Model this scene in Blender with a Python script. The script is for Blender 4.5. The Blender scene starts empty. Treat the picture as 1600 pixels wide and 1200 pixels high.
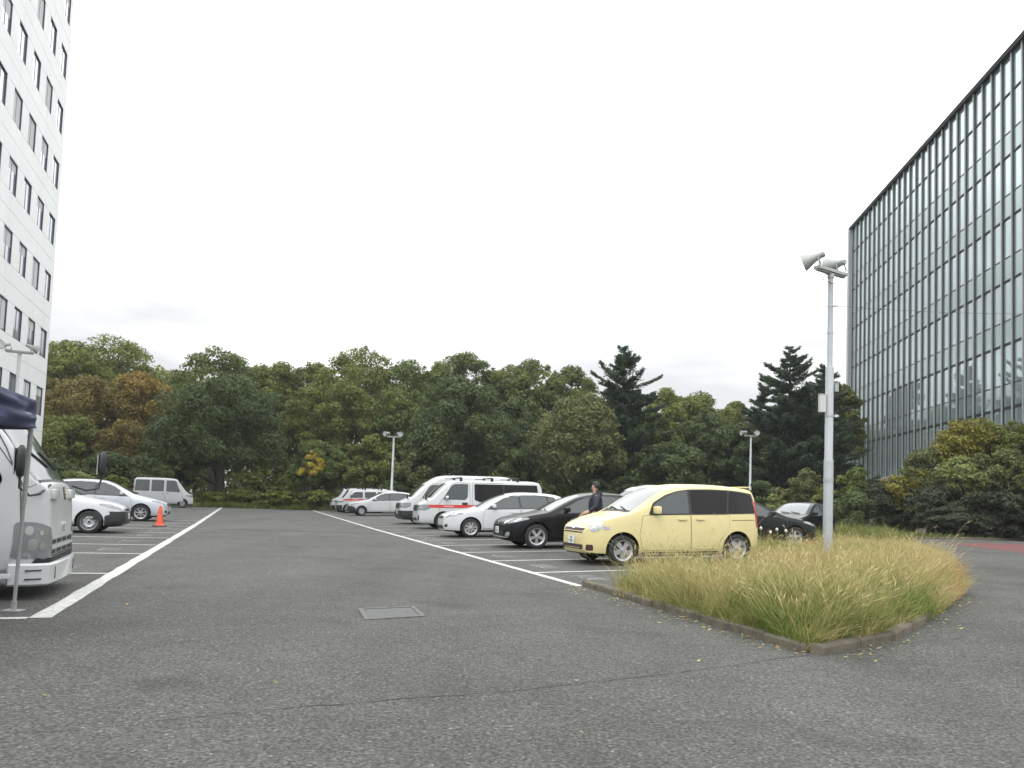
import bpy, bmesh, math, random
import numpy as np
from mathutils import Vector, Matrix
from mathutils.bvhtree import BVHTree
from mathutils.geometry import tessellate_polygon
R = math.radians
scene = bpy.context.scene
COL = scene.collection
rng = np.random.default_rng(7)
random.seed(7)

# ------------------------------------------------------------------ camera
CAM_H, FPX = 1.2, 1200.0
PITCH, ROLL, PPY = R(3.43), R(2.1), 715.0
cam_d = bpy.data.cameras.new('camera')
cam = bpy.data.objects.new('camera', cam_d); COL.objects.link(cam)
cam_d.sensor_width = 36.0; cam_d.lens = FPX / 1600 * 36
cam_d.shift_y = (PPY - 600) / 1600
cam_d.clip_end = 2000; cam_d.clip_start = 0.05
CM = Matrix.Rotation(R(90) + PITCH, 4, 'X') @ Matrix.Rotation(ROLL, 4, 'Z')
CM.translation = (0, 0, CAM_H)
cam.matrix_world = CM
scene.camera = cam
CR = CM.to_3x3(); CRT = CR.transposed()

# survey helpers: what the photograph measures, turned into metres
def proj(p):
    q = CRT @ (Vector(p) - Vector((0, 0, CAM_H)))
    return 800 + FPX * q.x / -q.z, PPY - FPX * q.y / -q.z
def ray(px, py):
    return CR @ Vector(((px - 800) / FPX, -(py - PPY) / FPX, -1))
# lot frame: s to the right of the right-hand aisle line, t away along the aisle
TH = R(18.9)
U = (-math.sin(TH), math.cos(TH)); V = (math.cos(TH), math.sin(TH)); R0 = (1.165, 11.65)
def st(x, y):
    return (x - R0[0]) * V[0] + (y - R0[1]) * V[1], (x - R0[0]) * U[0] + (y - R0[1]) * U[1]
def zst(s, t):
    c = lambda a, b: min(max(a, 0), b)
    return .03 * c(s, 5) + .006 * c(s - 5, 40) + .004 * c(t - 20, 40)
def xy(s, t):
    return R0[0] + s * V[0] + t * U[0], R0[1] + s * V[1] + t * U[1]
def P(s, t, dz=0.0):
    x, y = xy(s, t)
    return Vector((x, y, zst(s, t) + dz))
def gz(x, y):
    return zst(*st(x, y))
def G(px, py, dz=0.0):
    d = ray(px, py); z = 0
    for _ in range(12):
        k = (z - CAM_H) / d.z; z = gz(d.x * k, d.y * k)
    return Vector((d.x * k, d.y * k, z + dz))
def at(px, d, py=None):
    """point at depth d under picture column px (height from row py)."""
    lo, hi = -20.0, 80.0
    if py is None: py = 760
    r = ray(px, py); k = d / r.y
    return Vector((r.x * k, d, CAM_H + r.z * k))

# ------------------------------------------------------------------ objects
def tag(o, label=None, cat=None, group=None, kind=None):
    if label: o['label'] = label
    if cat: o['category'] = cat
    if group: o['group'] = group
    if kind: o['kind'] = kind
    return o
def empty(name, loc=(0, 0, 0), rz=0, label=None, cat=None, group=None):
    o = bpy.data.objects.new(name, None); COL.objects.link(o)
    o.empty_display_size = .2
    o.location = loc; o.rotation_euler = (0, 0, rz)
    return tag(o, label, cat, group)
def link(name, me, mats=None, parent=None, smooth=None):
    if mats is not None:
        for m in (mats if isinstance(mats, (list, tuple)) else [mats]): me.materials.append(m)
    o = bpy.data.objects.new(name, me); COL.objects.link(o)
    if parent is not None: o.parent = parent
    if smooth is not None:
        me.polygons.foreach_set('use_smooth', [True] * len(me.polygons))
        if smooth < 180: me.set_sharp_from_angle(angle=R(smooth))
    return o
def np_mesh(name, verts, faces, tint=None, uv=None):
    """verts (n,3), faces (m,k) with constant k"""
    me = bpy.data.meshes.new(name)
    verts = np.asarray(verts, dtype=np.float32); faces = np.asarray(faces, dtype=np.int32)
    m, k = faces.shape
    me.vertices.add(len(verts)); me.vertices.foreach_set('co', verts.ravel())
    me.loops.add(m * k); me.loops.foreach_set('vertex_index', faces.ravel())
    me.polygons.add(m)
    me.polygons.foreach_set('loop_start', np.arange(0, m * k, k, dtype=np.int32))
    me.polygons.foreach_set('loop_total', np.full(m, k, dtype=np.int32))
    me.update(calc_edges=True)
    if tint is not None:
        a = me.attributes.new('tint', 'FLOAT', 'FACE')
        a.data.foreach_set('value', np.asarray(tint, dtype=np.float32))
    return me
def copy_tree(o, parent=None):
    c = o.copy(); COL.objects.link(c)
    if parent is not None: c.parent = parent
    for ch in list(o.children): copy_tree(ch, c)
    return c

class MB:
    """collects shapes into one mesh"""
    def __init__(s): s.v = []; s.f = []
    def add(s, vs, fs):
        b = len(s.v); s.v += [tuple(v) for v in vs]; s.f += [tuple(i + b for i in f) for f in fs]; return s
    def box(s, c, d, rot=None):
        x, y, z = d[0] / 2, d[1] / 2, d[2] / 2
        vs = [Vector((sx * x, sy * y, sz * z)) for sx in (-1, 1) for sy in (-1, 1) for sz in (-1, 1)]
        if rot is not None: vs = [rot @ v for v in vs]
        vs = [v + Vector(c) for v in vs]
        return s.add(vs, [(0, 1, 3, 2), (4, 6, 7, 5), (0, 4, 5, 1), (2, 3, 7, 6), (0, 2, 6, 4), (1, 5, 7, 3)])
    def tube(s, pts, rad, n=8, cap=True):
        pts = [Vector(p) for p in pts]
        if not isinstance(rad, (list, tuple)): rad = [rad] * len(pts)
        vs = []; prev = None
        for i, p in enumerate(pts):
            d = (pts[min(i + 1, len(pts) - 1)] - pts[max(i - 1, 0)]).normalized()
            a = prev - d * prev.dot(d) if prev is not None else None
            if a is None or a.length < 1e-4:
                a = d.orthogonal()
            a.normalize(); prev = a; b = d.cross(a)
            for k in range(n):
                an = 2 * math.pi * k / n
                vs.append(p + (a * math.cos(an) + b * math.sin(an)) * rad[i])
        fs = []
        for i in range(len(pts) - 1):
            for k in range(n):
                k2 = (k + 1) % n
                fs.append((i * n + k, i * n + k2, (i + 1) * n + k2, (i + 1) * n + k))
        if cap:
            fs.append(tuple(range(n - 1, -1, -1))); fs.append(tuple((len(pts) - 1) * n + k for k in range(n)))
        return s.add(vs, fs)
    def lathe(s, prof, M=None, n=24, closed=False):
        """prof: (r, z) list turned about local z, then matrix M"""
        vs = []; fs = []
        for r, z in prof:
            for k in range(n):
                a = 2 * math.pi * k / n
                v = Vector((r * math.cos(a), r * math.sin(a), z)); vs.append(M @ v if M is not None else v)
        m = len(prof)
        for i in range(m if closed else m - 1):
            j = (i + 1) % m
            for k in range(n):
                k2 = (k + 1) % n
                fs.append((i * n + k, i * n + k2, j * n + k2, j * n + k))
        return s.add(vs, fs)
    def prism(s, poly, z0, z1):
        n = len(poly)
        return s.add([(x, y, z0) for x, y in poly] + [(x, y, z1) for x, y in poly],
                     [tuple(range(n - 1, -1, -1)), tuple(range(n, 2 * n))] + [(i, (i + 1) % n, n + (i + 1) % n, n + i) for i in range(n)])
    def mesh(s, name, fix=True):
        me = bpy.data.meshes.new(name); me.from_pydata(s.v, [], s.f)
        if fix:
            bm = bmesh.new(); bm.from_mesh(me); bmesh.ops.recalc_face_normals(bm, faces=bm.faces); bm.to_mesh(me); bm.free()
        me.update(); return me
    def build(s, name, mat, parent=None, smooth=None, bevel=0):
        me = s.mesh(name)
        if bevel:
            bm = bmesh.new(); bm.from_mesh(me)
            ed = [e for e in bm.edges if len(e.link_faces) == 2 and e.calc_face_angle(0) > .5]
            bmesh.ops.bevel(bm, geom=ed, offset=bevel, segments=2, profile=.6, affect='EDGES', clamp_overlap=True)
            bm.to_mesh(me); bm.free()
        return link(name, me, mat, parent, smooth)

# ------------------------------------------------------------------ materials
def mat(name, col=(.5, .5, .5), rough=.5, metal=0.0, coat=0.0, spec=.5, ior=1.5, noise=None, emit=None):
    """noise: (scale, amount, bump) value variation of the surface itself"""
    m = bpy.data.materials.new(name); m.use_nodes = True
    nt = m.node_tree; b = nt.nodes['Principled BSDF']
    b.inputs['Base Color'].default_value = (*col, 1); b.inputs['Roughness'].default_value = rough
    b.inputs['Metallic'].default_value = metal; b.inputs['Coat Weight'].default_value = coat
    b.inputs['Coat Roughness'].default_value = .05
    b.inputs['Specular IOR Level'].default_value = spec; b.inputs['IOR'].default_value = ior
    if emit: b.inputs['Emission Color'].default_value = (*emit[:3], 1); b.inputs['Emission Strength'].default_value = emit[3]
    if noise:
        tc = nt.nodes.new('ShaderNodeTexCoord'); n = nt.nodes.new('ShaderNodeTexNoise')
        n.inputs['Scale'].default_value = noise[0]; n.inputs['Detail'].default_value = 6; n.inputs['Roughness'].default_value = .65
        nt.links.new(tc.outputs['Object'], n.inputs['Vector'])
        mp = nt.nodes.new('ShaderNodeMapRange')
        mp.inputs[1].default_value = .3; mp.inputs[2].default_value = .7
        mp.inputs[3].default_value = 1 - noise[1]; mp.inputs[4].default_value = 1 + noise[1] * .6
        nt.links.new(n.outputs['Fac'], mp.inputs[0])
        mx = nt.nodes.new('ShaderNodeMix'); mx.data_type = 'RGBA'; mx.blend_type = 'MULTIPLY'
        mx.inputs[0].default_value = 1; mx.inputs[6].default_value = (*col, 1)
        nt.links.new(mp.outputs[0], mx.inputs[7]); nt.links.new(mx.outputs[2], b.inputs['Base Color'])
        if len(noise) > 2 and noise[2]:
            bp = nt.nodes.new('ShaderNodeBump'); bp.inputs['Strength'].default_value = noise[2]; bp.inputs['Distance'].default_value = .02
            nt.links.new(n.outputs['Fac'], bp.inputs['Height']); nt.links.new(bp.outputs[0], b.inputs['Normal'])
    return m
def leafmat(name, stops, rough=.6, trans=.25, spec=.25):
    """colour chosen per leaf by the 'tint' attribute"""
    m = bpy.data.materials.new(name); m.use_nodes = True
    nt = m.node_tree; b = nt.nodes['Principled BSDF']; out = nt.nodes['Material Output']
    at_ = nt.nodes.new('ShaderNodeAttribute'); at_.attribute_name = 'tint'
    cr = nt.nodes.new('ShaderNodeValToRGB')
    el = cr.color_ramp.elements
    while len(el) < len(stops): el.new(.5)
    for e, (p, c) in zip(el, stops): e.position = p; e.color = (*c, 1)
    nt.links.new(at_.outputs['Fac'], cr.inputs[0]); nt.links.new(cr.outputs[0], b.inputs['Base Color'])
    b.inputs['Roughness'].default_value = rough; b.inputs['Specular IOR Level'].default_value = spec
    if trans:
        tr = nt.nodes.new('ShaderNodeBsdfTranslucent'); mx = nt.nodes.new('ShaderNodeMixShader'); mx.inputs[0].default_value = trans
        nt.links.new(cr.outputs[0], tr.inputs[0])
        nt.links.new(b.outputs[0], mx.inputs[1]); nt.links.new(tr.outputs[0], mx.inputs[2]); nt.links.new(mx.outputs[0], out.inputs[0])
    return m
M = {}
M['white'] = mat('white_paint', (.52, .54, .555), .28, coat=.45, noise=(2.2, .05, 0))
M['white2'] = mat('white_van_paint', (.50, .52, .53), .3, coat=.35, noise=(1.6, .07, 0))
M['silver'] = mat('silver_paint', (.5, .53, .58), .28, metal=.35, coat=.7)
M['yellow'] = mat('cream_yellow_paint', (.60, .525, .265), .38, coat=.2, noise=(1.3, .06, 0))
M['black'] = mat('black_paint', (.003, .0035, .005), .28, coat=.12, spec=.3)
M['dgreen'] = mat('dark_green_paint', (.004, .008, .008), .28, coat=.12, spec=.3)
M['plastic'] = mat('black_plastic', (.02, .021, .023), .55)
M['gap'] = mat('seam_black', (.02, .02, .02), .8)
M['glass'] = mat('window_glass', (.045, .055, .055), .04, ior=1.6, spec=.5)
M['privacy'] = mat('privacy_glass', (.008, .008, .008), .06, ior=1.4, spec=.35)
M['screen'] = mat('windscreen_glass', (.08, .10, .10), .07, ior=1.85, spec=.7, coat=.12)
M['screen'].node_tree.nodes['Principled BSDF'].inputs['Coat IOR'].default_value = 2.2
M['lens'] = mat('lamp_lens', (.24, .255, .27), .1, metal=.3, coat=.8, noise=(10, .3, 0))
M['clearlens'] = mat('clear_lamp_lens', (.44, .46, .48), .12, metal=.3, coat=.7, noise=(22, .35, 0))
M['seamgrey'] = mat('seam_grey', (.10, .10, .10), .8)
M['seamyellow'] = mat('seam_dark_yellow', (.20, .165, .075), .7)
M['amber'] = mat('amber_lens', (.7, .25, .04), .15, coat=1)
M['redlens'] = mat('red_lens', (.4, .02, .02), .15, coat=1)
M['chrome'] = mat('chrome', (.8, .8, .8), .22, metal=1)
M['tyre'] = mat('tyre_rubber', (.016, .016, .017), .8, noise=(30, .3, .1))
M['rim'] = mat('alloy_silver', (.33, .335, .345), .38, metal=.45)
M['steelrim'] = mat('steel_wheel', (.36, .37, .38), .45, metal=.3)
M['plate'] = mat('plate_white', (.7, .72, .7), .5)
M['platetxt'] = mat('plate_green', (.22, .28, .26), .6)
M['red'] = mat('red_stripe', (.5, .03, .02), .4, coat=.3)
M['galv'] = mat('galvanised_pole', (.40, .42, .44), .55, metal=.25, noise=(5, .14, 0))
M['polepaint'] = mat('grey_pole_paint', (.33, .355, .38), .5, noise=(3, .12, 0))
M['lampgrey'] = mat('lamp_housing', (.33, .35, .34), .5, metal=.1, noise=(6, .15, 0))
M['lampin'] = mat('lamp_reflector', (.66, .70, .68), .35, metal=.2)
M['concrete'] = mat('kerb_concrete', (.125, .110, .082), .95, noise=(5, .5, .5))
M['linepaint'] = mat('road_paint', (.50, .51, .485), .75, noise=(14, .42, .2))
# ------------------------------------------------------------------ sky, sun
w = bpy.data.worlds.new('World'); scene.world = w; w.use_nodes = True
nt = w.node_tree; bg = nt.nodes['Background']
sky = nt.nodes.new('ShaderNodeTexSky'); sky.sky_type = 'NISHITA'; sky.sun_disc = False
SUN_EL, SUN_ROT = R(52), R(200)
sky.sun_elevation = SUN_EL; sky.sun_rotation = SUN_ROT; sky.air_density = 1.0; sky.dust_density = 3.0; sky.ozone_density = 1.0
hs = nt.nodes.new('ShaderNodeHueSaturation'); hs.inputs['Saturation'].default_value = .10
nt.links.new(sky.outputs[0], hs.inputs['Color'])
# closed overcast: brightest overhead, dimmer towards the horizon, with soft cloud banks
tc = nt.nodes.new('ShaderNodeTexCoord'); mpn = nt.nodes.new('ShaderNodeMapping'); mpn.inputs['Scale'].default_value = (1, 1, 3.5)
nz = nt.nodes.new('ShaderNodeTexNoise'); nz.inputs['Scale'].default_value = 1.9; nz.inputs['Detail'].default_value = 6; nz.inputs['Roughness'].default_value = .5
nt.links.new(tc.outputs['Generated'], mpn.inputs[0]); nt.links.new(mpn.outputs[0], nz.inputs['Vector'])
sx = nt.nodes.new('ShaderNodeSeparateXYZ'); nt.links.new(tc.outputs['Generated'], sx.inputs[0])
el = nt.nodes.new('ShaderNodeMapRange'); el.inputs[1].default_value = 0; el.inputs[2].default_value = .70; el.inputs[3].default_value = 0.0; el.inputs[4].default_value = 1.0
nt.links.new(sx.outputs['Z'], el.inputs[0])
mm = nt.nodes.new('ShaderNodeMath'); mm.operation = 'MULTIPLY_ADD'; mm.inputs[1].default_value = .52
nt.links.new(nz.outputs['Fac'], mm.inputs[0]); nt.links.new(el.outputs[0], mm.inputs[2])
cr = nt.nodes.new('ShaderNodeValToRGB')
e = cr.color_ramp.elements
e[0].position = .12; e[0].color = (.27, .276, .285, 1); e[1].position = .80; e[1].color = (1.0, 1.0, 1.0, 1)
q_ = e.new(.50); q_.color = (.305, .310, .318, 1)
nt.links.new(mm.outputs[0], cr.inputs[0])
sc_ = nt.nodes.new('ShaderNodeVectorMath'); sc_.operation = 'SCALE'; sc_.inputs['Scale'].default_value = 16.5
nt.links.new(cr.outputs[0], sc_.inputs[0])
mx = nt.nodes.new('ShaderNodeMix'); mx.data_type = 'RGBA'; mx.inputs[0].default_value = .85
nt.links.new(hs.outputs[0], mx.inputs[6]); nt.links.new(sc_.outputs[0], mx.inputs[7])
nt.links.new(mx.outputs[2], bg.inputs['Color']); bg.inputs['Strength'].default_value = .14
sd = bpy.data.lights.new('sun', 'SUN'); sd.energy = .9; sd.angle = R(25); sd.color = (1, .97, .93)
so = bpy.data.objects.new('sun', sd); COL.objects.link(so)
so.rotation_euler = (R(90) - SUN_EL, 0, math.pi - SUN_ROT)   # shines from the sky's sun direction
sv = Vector((math.sin(SUN_ROT), math.cos(SUN_ROT), 0)) * math.cos(SUN_EL) + Vector((0, 0, math.sin(SUN_EL)))
so.rotation_euler = (-sv).to_track_quat('-Z', 'Y').to_euler()
so.location = sv * 100
scene.view_settings.view_transform = 'Standard'; scene.view_settings.look = 'None'
scene.view_settings.exposure = 0.3; scene.view_settings.gamma = 1

# ------------------------------------------------------------------ ground
def asphalt_mat():
    m = bpy.data.materials.new('asphalt'); m.use_nodes = True
    nt = m.node_tree; b = nt.nodes['Principled BSDF']; N = nt.nodes.new; L = nt.links.new
    tc = N('ShaderNodeTexCoord')
    def noise(sc, det=4, ro=.6):
        n = N('ShaderNodeTexNoise'); n.inputs['Scale'].default_value = sc; n.inputs['Detail'].default_value = det; n.inputs['Roughness'].default_value = ro
        L(tc.outputs['Object'], n.inputs['Vector']); return n
    def rng_(src, a, b_, c, d):
        q = N('ShaderNodeMapRange'); q.inputs[1].default_value = a; q.inputs[2].default_value = b_; q.inputs[3].default_value = c; q.inputs[4].default_value = d
        L(src, q.inputs[0]); return q.outputs[0]
    def mul(a, b_):
        q = N('ShaderNodeMath'); q.operation = 'MULTIPLY'; L(a, q.inputs[0]); L(b_, q.inputs[1]); return q.outputs[0]
    big = rng_(noise(.22, 5, .6).outputs['Fac'], .3, .7, .90, 1.16)
    mid = rng_(noise(1.1, 7, .75).outputs['Fac'], .3, .7, .82, 1.13)
    fine = rng_(noise(48, 3, .75).outputs['Fac'], .33, .67, .36, 1.46)
    vo = N('ShaderNodeTexVoronoi'); vo.inputs['Scale'].default_value = 60; L(tc.outputs['Object'], vo.inputs['Vector'])
    sep = N('ShaderNodeSeparateColor'); L(vo.outputs['Color'], sep.inputs[0])
    grit = rng_(sep.outputs[0], .0, 1, .55, 1.45)
    stone = rng_(sep.outputs[1], .93, 1.0, 1.0, 1.9)
    stain = rng_(noise(.75, 3, .55).outputs['Fac'], .58, .70, 1.0, .74)
    v = mul(mul(mul(big, mid), stain), mul(mul(fine, grit), stone))
    # tyre-polished and damp streaks running along the aisle
    mp = N('ShaderNodeMapping'); mp.inputs['Rotation'].default_value = (0, 0, -TH); mp.inputs['Scale'].default_value = (.5, .05, 1)
    L(tc.outputs['Object'], mp.inputs[0]); n2 = N('ShaderNodeTexNoise'); n2.inputs['Scale'].default_value = 1.5; n2.inputs['Detail'].default_value = 3
    L(mp.outputs[0], n2.inputs['Vector'])
    v = mul(v, rng_(n2.outputs['Fac'], .35, .65, .9, 1.08))
    mx = N('ShaderNodeMix'); mx.data_type = 'RGBA'; mx.blend_type = 'MULTIPLY'; mx.inputs[0].default_value = 1
    mx.inputs[6].default_value = (.094, .0965, .0895, 1); L(v, mx.inputs[7]); L(mx.outputs[2], b.inputs['Base Color'])
    b.inputs['Roughness'].default_value = .82; b.inputs['Specular IOR Level'].default_value = .3
    bp = N('ShaderNodeBump'); bp.inputs['Strength'].default_value = .8; bp.inputs['Distance'].default_value = .008
    L(mul(fine, grit), bp.inputs['Height']); L(bp.outputs[0], b.inputs['Normal'])
    return m
M['asphalt'] = asphalt_mat()
M['patch'] = mat('asphalt_patch_dark', (.042, .043, .043), .9, noise=(40, .5, .4))
M['soil'] = mat('forest_floor', (.035, .032, .018), .95, noise=(1.2, .5, .5))
M['islandsoil'] = mat('island_soil', (.10, .085, .04), .95, noise=(3, .5, .5))
M['redpave'] = mat('red_surfacing', (.135, .05, .047), .85, noise=(25, .35, .3))

def grid_st(name, s_list, t_list, dz, m, kind='structure'):
    vs = [P(s, t, dz) for s in s_list for t in t_list]
    n = len(t_list); fs = []
    for i in range(len(s_list) - 1):
        for j in range(n - 1): fs.append((i * n + j, (i + 1) * n + j, (i + 1) * n + j + 1, i * n + j + 1))
    me = bpy.data.meshes.new(name); me.from_pydata(vs, [], fs)
    return tag(link(name, me, m), kind=kind)
far = [-600, -300, -150, -90, -60]
ss = far + list(range(-50, 0, 10)) + [0, 1, 2, 3, 4, 5, 10, 20, 30, 45, 60, 90, 150, 300, 600]
tt = [-500, -200, -80, -40, -20, 0, 20, 30, 40, 50, 60, 80, 120, 200, 400, 700]
o = grid_st('ground', ss, tt, -.02, M['soil'])
o['label'] = 'dark soil and leaf litter under the trees around the car park'
a_s = [-34, -25, -15, -6.6, 0, 1, 2, 3, 4, 5, 10, 20, 30, 45]
a_t = [-40, -20, -10, -5, 0, 5, 10, 15, 20, 25, 30, 35, 40, 45, 50.5]
o = grid_st('road', a_s, a_t, 0, M['asphalt'])
o['label'] = 'grey worn asphalt of the car park and its aisle'

# markings: strips that follow the surface, 4 mm up, with slightly ragged edges
def strip(name, p0, p1, wid, m, dz=.004, seg=None, rag=.0, lab=None):
    a = Vector((p0[0], p0[1])); b = Vector((p1[0], p1[1])); d = (b - a); L_ = d.length; d.normalize(); n = Vector((-d.y, d.x))
    k = seg or max(2, int(L_ / .5)); vs = []; fs = []
    for i in range(k + 1):
        c = a + d * L_ * i / k
        for sgn in (1, -1):
            q = c + n * sgn * (wid / 2 + random.uniform(-rag, rag)); x, y = xy(q.x, q.y)
            vs.append((x, y, zst(q.x, q.y) + dz))
    for i in range(k): fs.append((2 * i, 2 * i + 1, 2 * i + 3, 2 * i + 2))
    me = bpy.data.meshes.new(name); me.from_pydata(vs, [], fs)
    bm = bmesh.new(); bm.from_mesh(me); bmesh.ops.recalc_face_normals(bm, faces=bm.faces)
    if bm.faces[:] and sum(f.normal.z for f in bm.faces) < 0: bmesh.ops.reverse_faces(bm, faces=bm.faces[:])
    bm.to_mesh(me); bm.free()
    o = tag(link(name, me, m), kind='structure')
    if lab: o['label'] = lab
    return o
LS = -6.6
strip('road_marking', (-.07, 0), (-.07, 50), .15, M['linepaint'], rag=.006, lab='white edge line along the right side of the aisle')
strip('road_marking', (LS, -2.55), (LS, 50), .17, M['linepaint'], rag=.012, lab='broad white edge line along the left side of the aisle')
right_bays = [2.1, 4.6, 7.0, 9.6, 12.1] + [14.6 + 2.5 * i for i in range(14)]
left_bays = [-2.55, 1.6, 5.4, 8.0, 10.8, 13.5, 16.0] + [18.5 + 2.5 * i for i in range(12)]
for t in right_bays: strip('road_marking', (0.0, t), (5.2, t), .11, M['linepaint'], rag=.004, lab='white bay line between spaces of the right-hand row')
for t in left_bays: strip('road_marking', (LS - .1, t), (LS - 5.3, t), .11, M['linepaint'], rag=.004, lab='white bay line between spaces of the left-hand row')
# worn stencil marks at the head of each bay
M['worn'] = mat('worn_stencil_paint', (.27, .275, .27), .8, noise=(25, .4, .2))
def worn_mark(s, t):
    for k in range(3):
        for a, b in (((0, 0), (.34, 0)), ((0, .16), (.34, .16)), ((0, 0), (0, .16))):
            if random.random() < .25: continue
            tb = t + k * .27
            strip('road_marking', (s + a[0], tb + a[1]), (s + b[0], tb + b[1]), .05, M['worn'], seg=3, rag=.012, lab='worn stencil mark at the head of a parking bay')
for i, t in enumerate([.75] + [x + .75 for x in right_bays[:7]]): worn_mark(.45, t)
for t in left_bays[1:8]: worn_mark(LS - .95, t + .75)

# patches, cracks
def poly_sheet(name, pts, dz, m, lab=None, kind='structure'):
    vs = [Vector((p[0], p[1], gz(p[0], p[1]) + dz)) for p in pts]
    me = bpy.data.meshes.new(name); me.from_pydata(vs, [], [tuple(range(len(vs)))])
    bm = bmesh.new(); bm.from_mesh(me)
    bmesh.ops.recalc_face_normals(bm, faces=bm.faces)
    if bm.faces[:][0].normal.z < 0: bmesh.ops.reverse_faces(bm, faces=bm.faces[:])
    bm.to_mesh(me); bm.free()
    o = tag(link(name, me, m), kind=kind)
    if lab: o['label'] = lab
    return o
strip('asphalt_patch', (-5.6, 16.6), (-.5, 16.1), .55, M['patch'], .003, seg=14, rag=.12, lab='dark patched trench across the far part of the aisle')
strip('asphalt_patch', (-5.2, 12.9), (-1.2, 12.7), .10, M['patch'], .003, seg=20, rag=.04, lab='thin dark joint across the aisle')
strip('asphalt_patch', (-4.6, 8.2), (-1.5, 8.6), .05, M['patch'], .003, seg=20, rag=.03, lab='faint dark joint across the aisle')
M['crackmat'] = mat('crack_dark', (.035, .036, .038), .95)
def crack(pts, wd=.012):
    vs = []; fs = []; pts = [G(*p) for p in pts]; dense = []
    for a, b in zip(pts, pts[1:]):
        n = max(2, int((b - a).length / .07))
        for i in range(n): dense.append(a.lerp(b, i / n))
    off = 0
    for i, p in enumerate(dense):
        d = (dense[min(i + 1, len(dense) - 1)] - dense[max(i - 1, 0)]).normalized(); n = Vector((-d.y, d.x, 0))
        off = off * .8 + random.uniform(-.018, .018); wv = wd * random.uniform(.25, 1.2)
        for sg in (1, -1):
            q = p + n * (off + sg * wv / 2); vs.append((q.x, q.y, gz(q.x, q.y) + .003))
    for i in range(len(dense) - 1): fs.append((2 * i, 2 * i + 1, 2 * i + 3, 2 * i + 2))
    me = bpy.data.meshes.new('asphalt_crack'); me.from_pydata(vs, [], fs)
    o = tag(link('asphalt_crack', me, M['crackmat']), kind='structure'); o['label'] = 'thin dark crack wandering across the asphalt'
crack([(1262, 1024), (1150, 1040), (1020, 1056), (900, 1070), (800, 1082), (680, 1089), (560, 1098), (420, 1110)], .011)
crack([(420, 1112), (250, 1128), (120, 1140), (0, 1146)], .007)
crack([(1262, 1026), (1400, 1008), (1520, 996)], .008)
crack([(560, 1010), (620, 1004), (700, 1012)], .008)
crack([(280, 1004), (330, 999)], .010); crack([(930, 936), (1010, 960)], .006)
crack([(480, 940), (530, 946), (600, 938)], .006)
poly_sheet('red_pavement', [G(*p) for p in [(1475, 849.5), (1530, 848.5), (1600, 850), (1700, 852), (1700, 870), (1600, 864), (1530, 856)]], .004, M['redpave'], 'dull red surfacing on the road beside the shrubs')
# utility cover let into the aisle
q = [G(570, 969.5), G(665, 963.5), G(647, 948.5), G(559, 952)]
cx = sum((p for p in q), Vector()) / 4
uc = empty('utility_cover', cx, 0, 'rectangular steel utility cover with a worn concrete rim in the aisle', 'utility cover')
ql = [p - cx for p in q]
mb = MB(); inn = [p * .84 for p in ql]
top = [Vector((p.x, p.y, .012)) for p in ql]; ti = [Vector((p.x, p.y, .012)) for p in inn]; bt = [Vector((p.x, p.y, -.02)) for p in ql]
mb.add(top + ti + bt, [(i, (i + 1) % 4, 4 + (i + 1) % 4, 4 + i) for i in range(4)] + [(8 + i, 8 + (i + 1) % 4, (i + 1) % 4, i) for i in range(4)])
mb.build('frame', mat('cover_rim', (.13, .125, .11), .9, noise=(12, .4, .3)), uc)
mb = MB(); mb.prism([(p.x * .985, p.y * .985) for p in inn], -.02, .008)
mb.build('lid', mat('steel_lid', (.085, .088, .09), .6, metal=.3, noise=(20, .3, .3)), uc)
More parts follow.
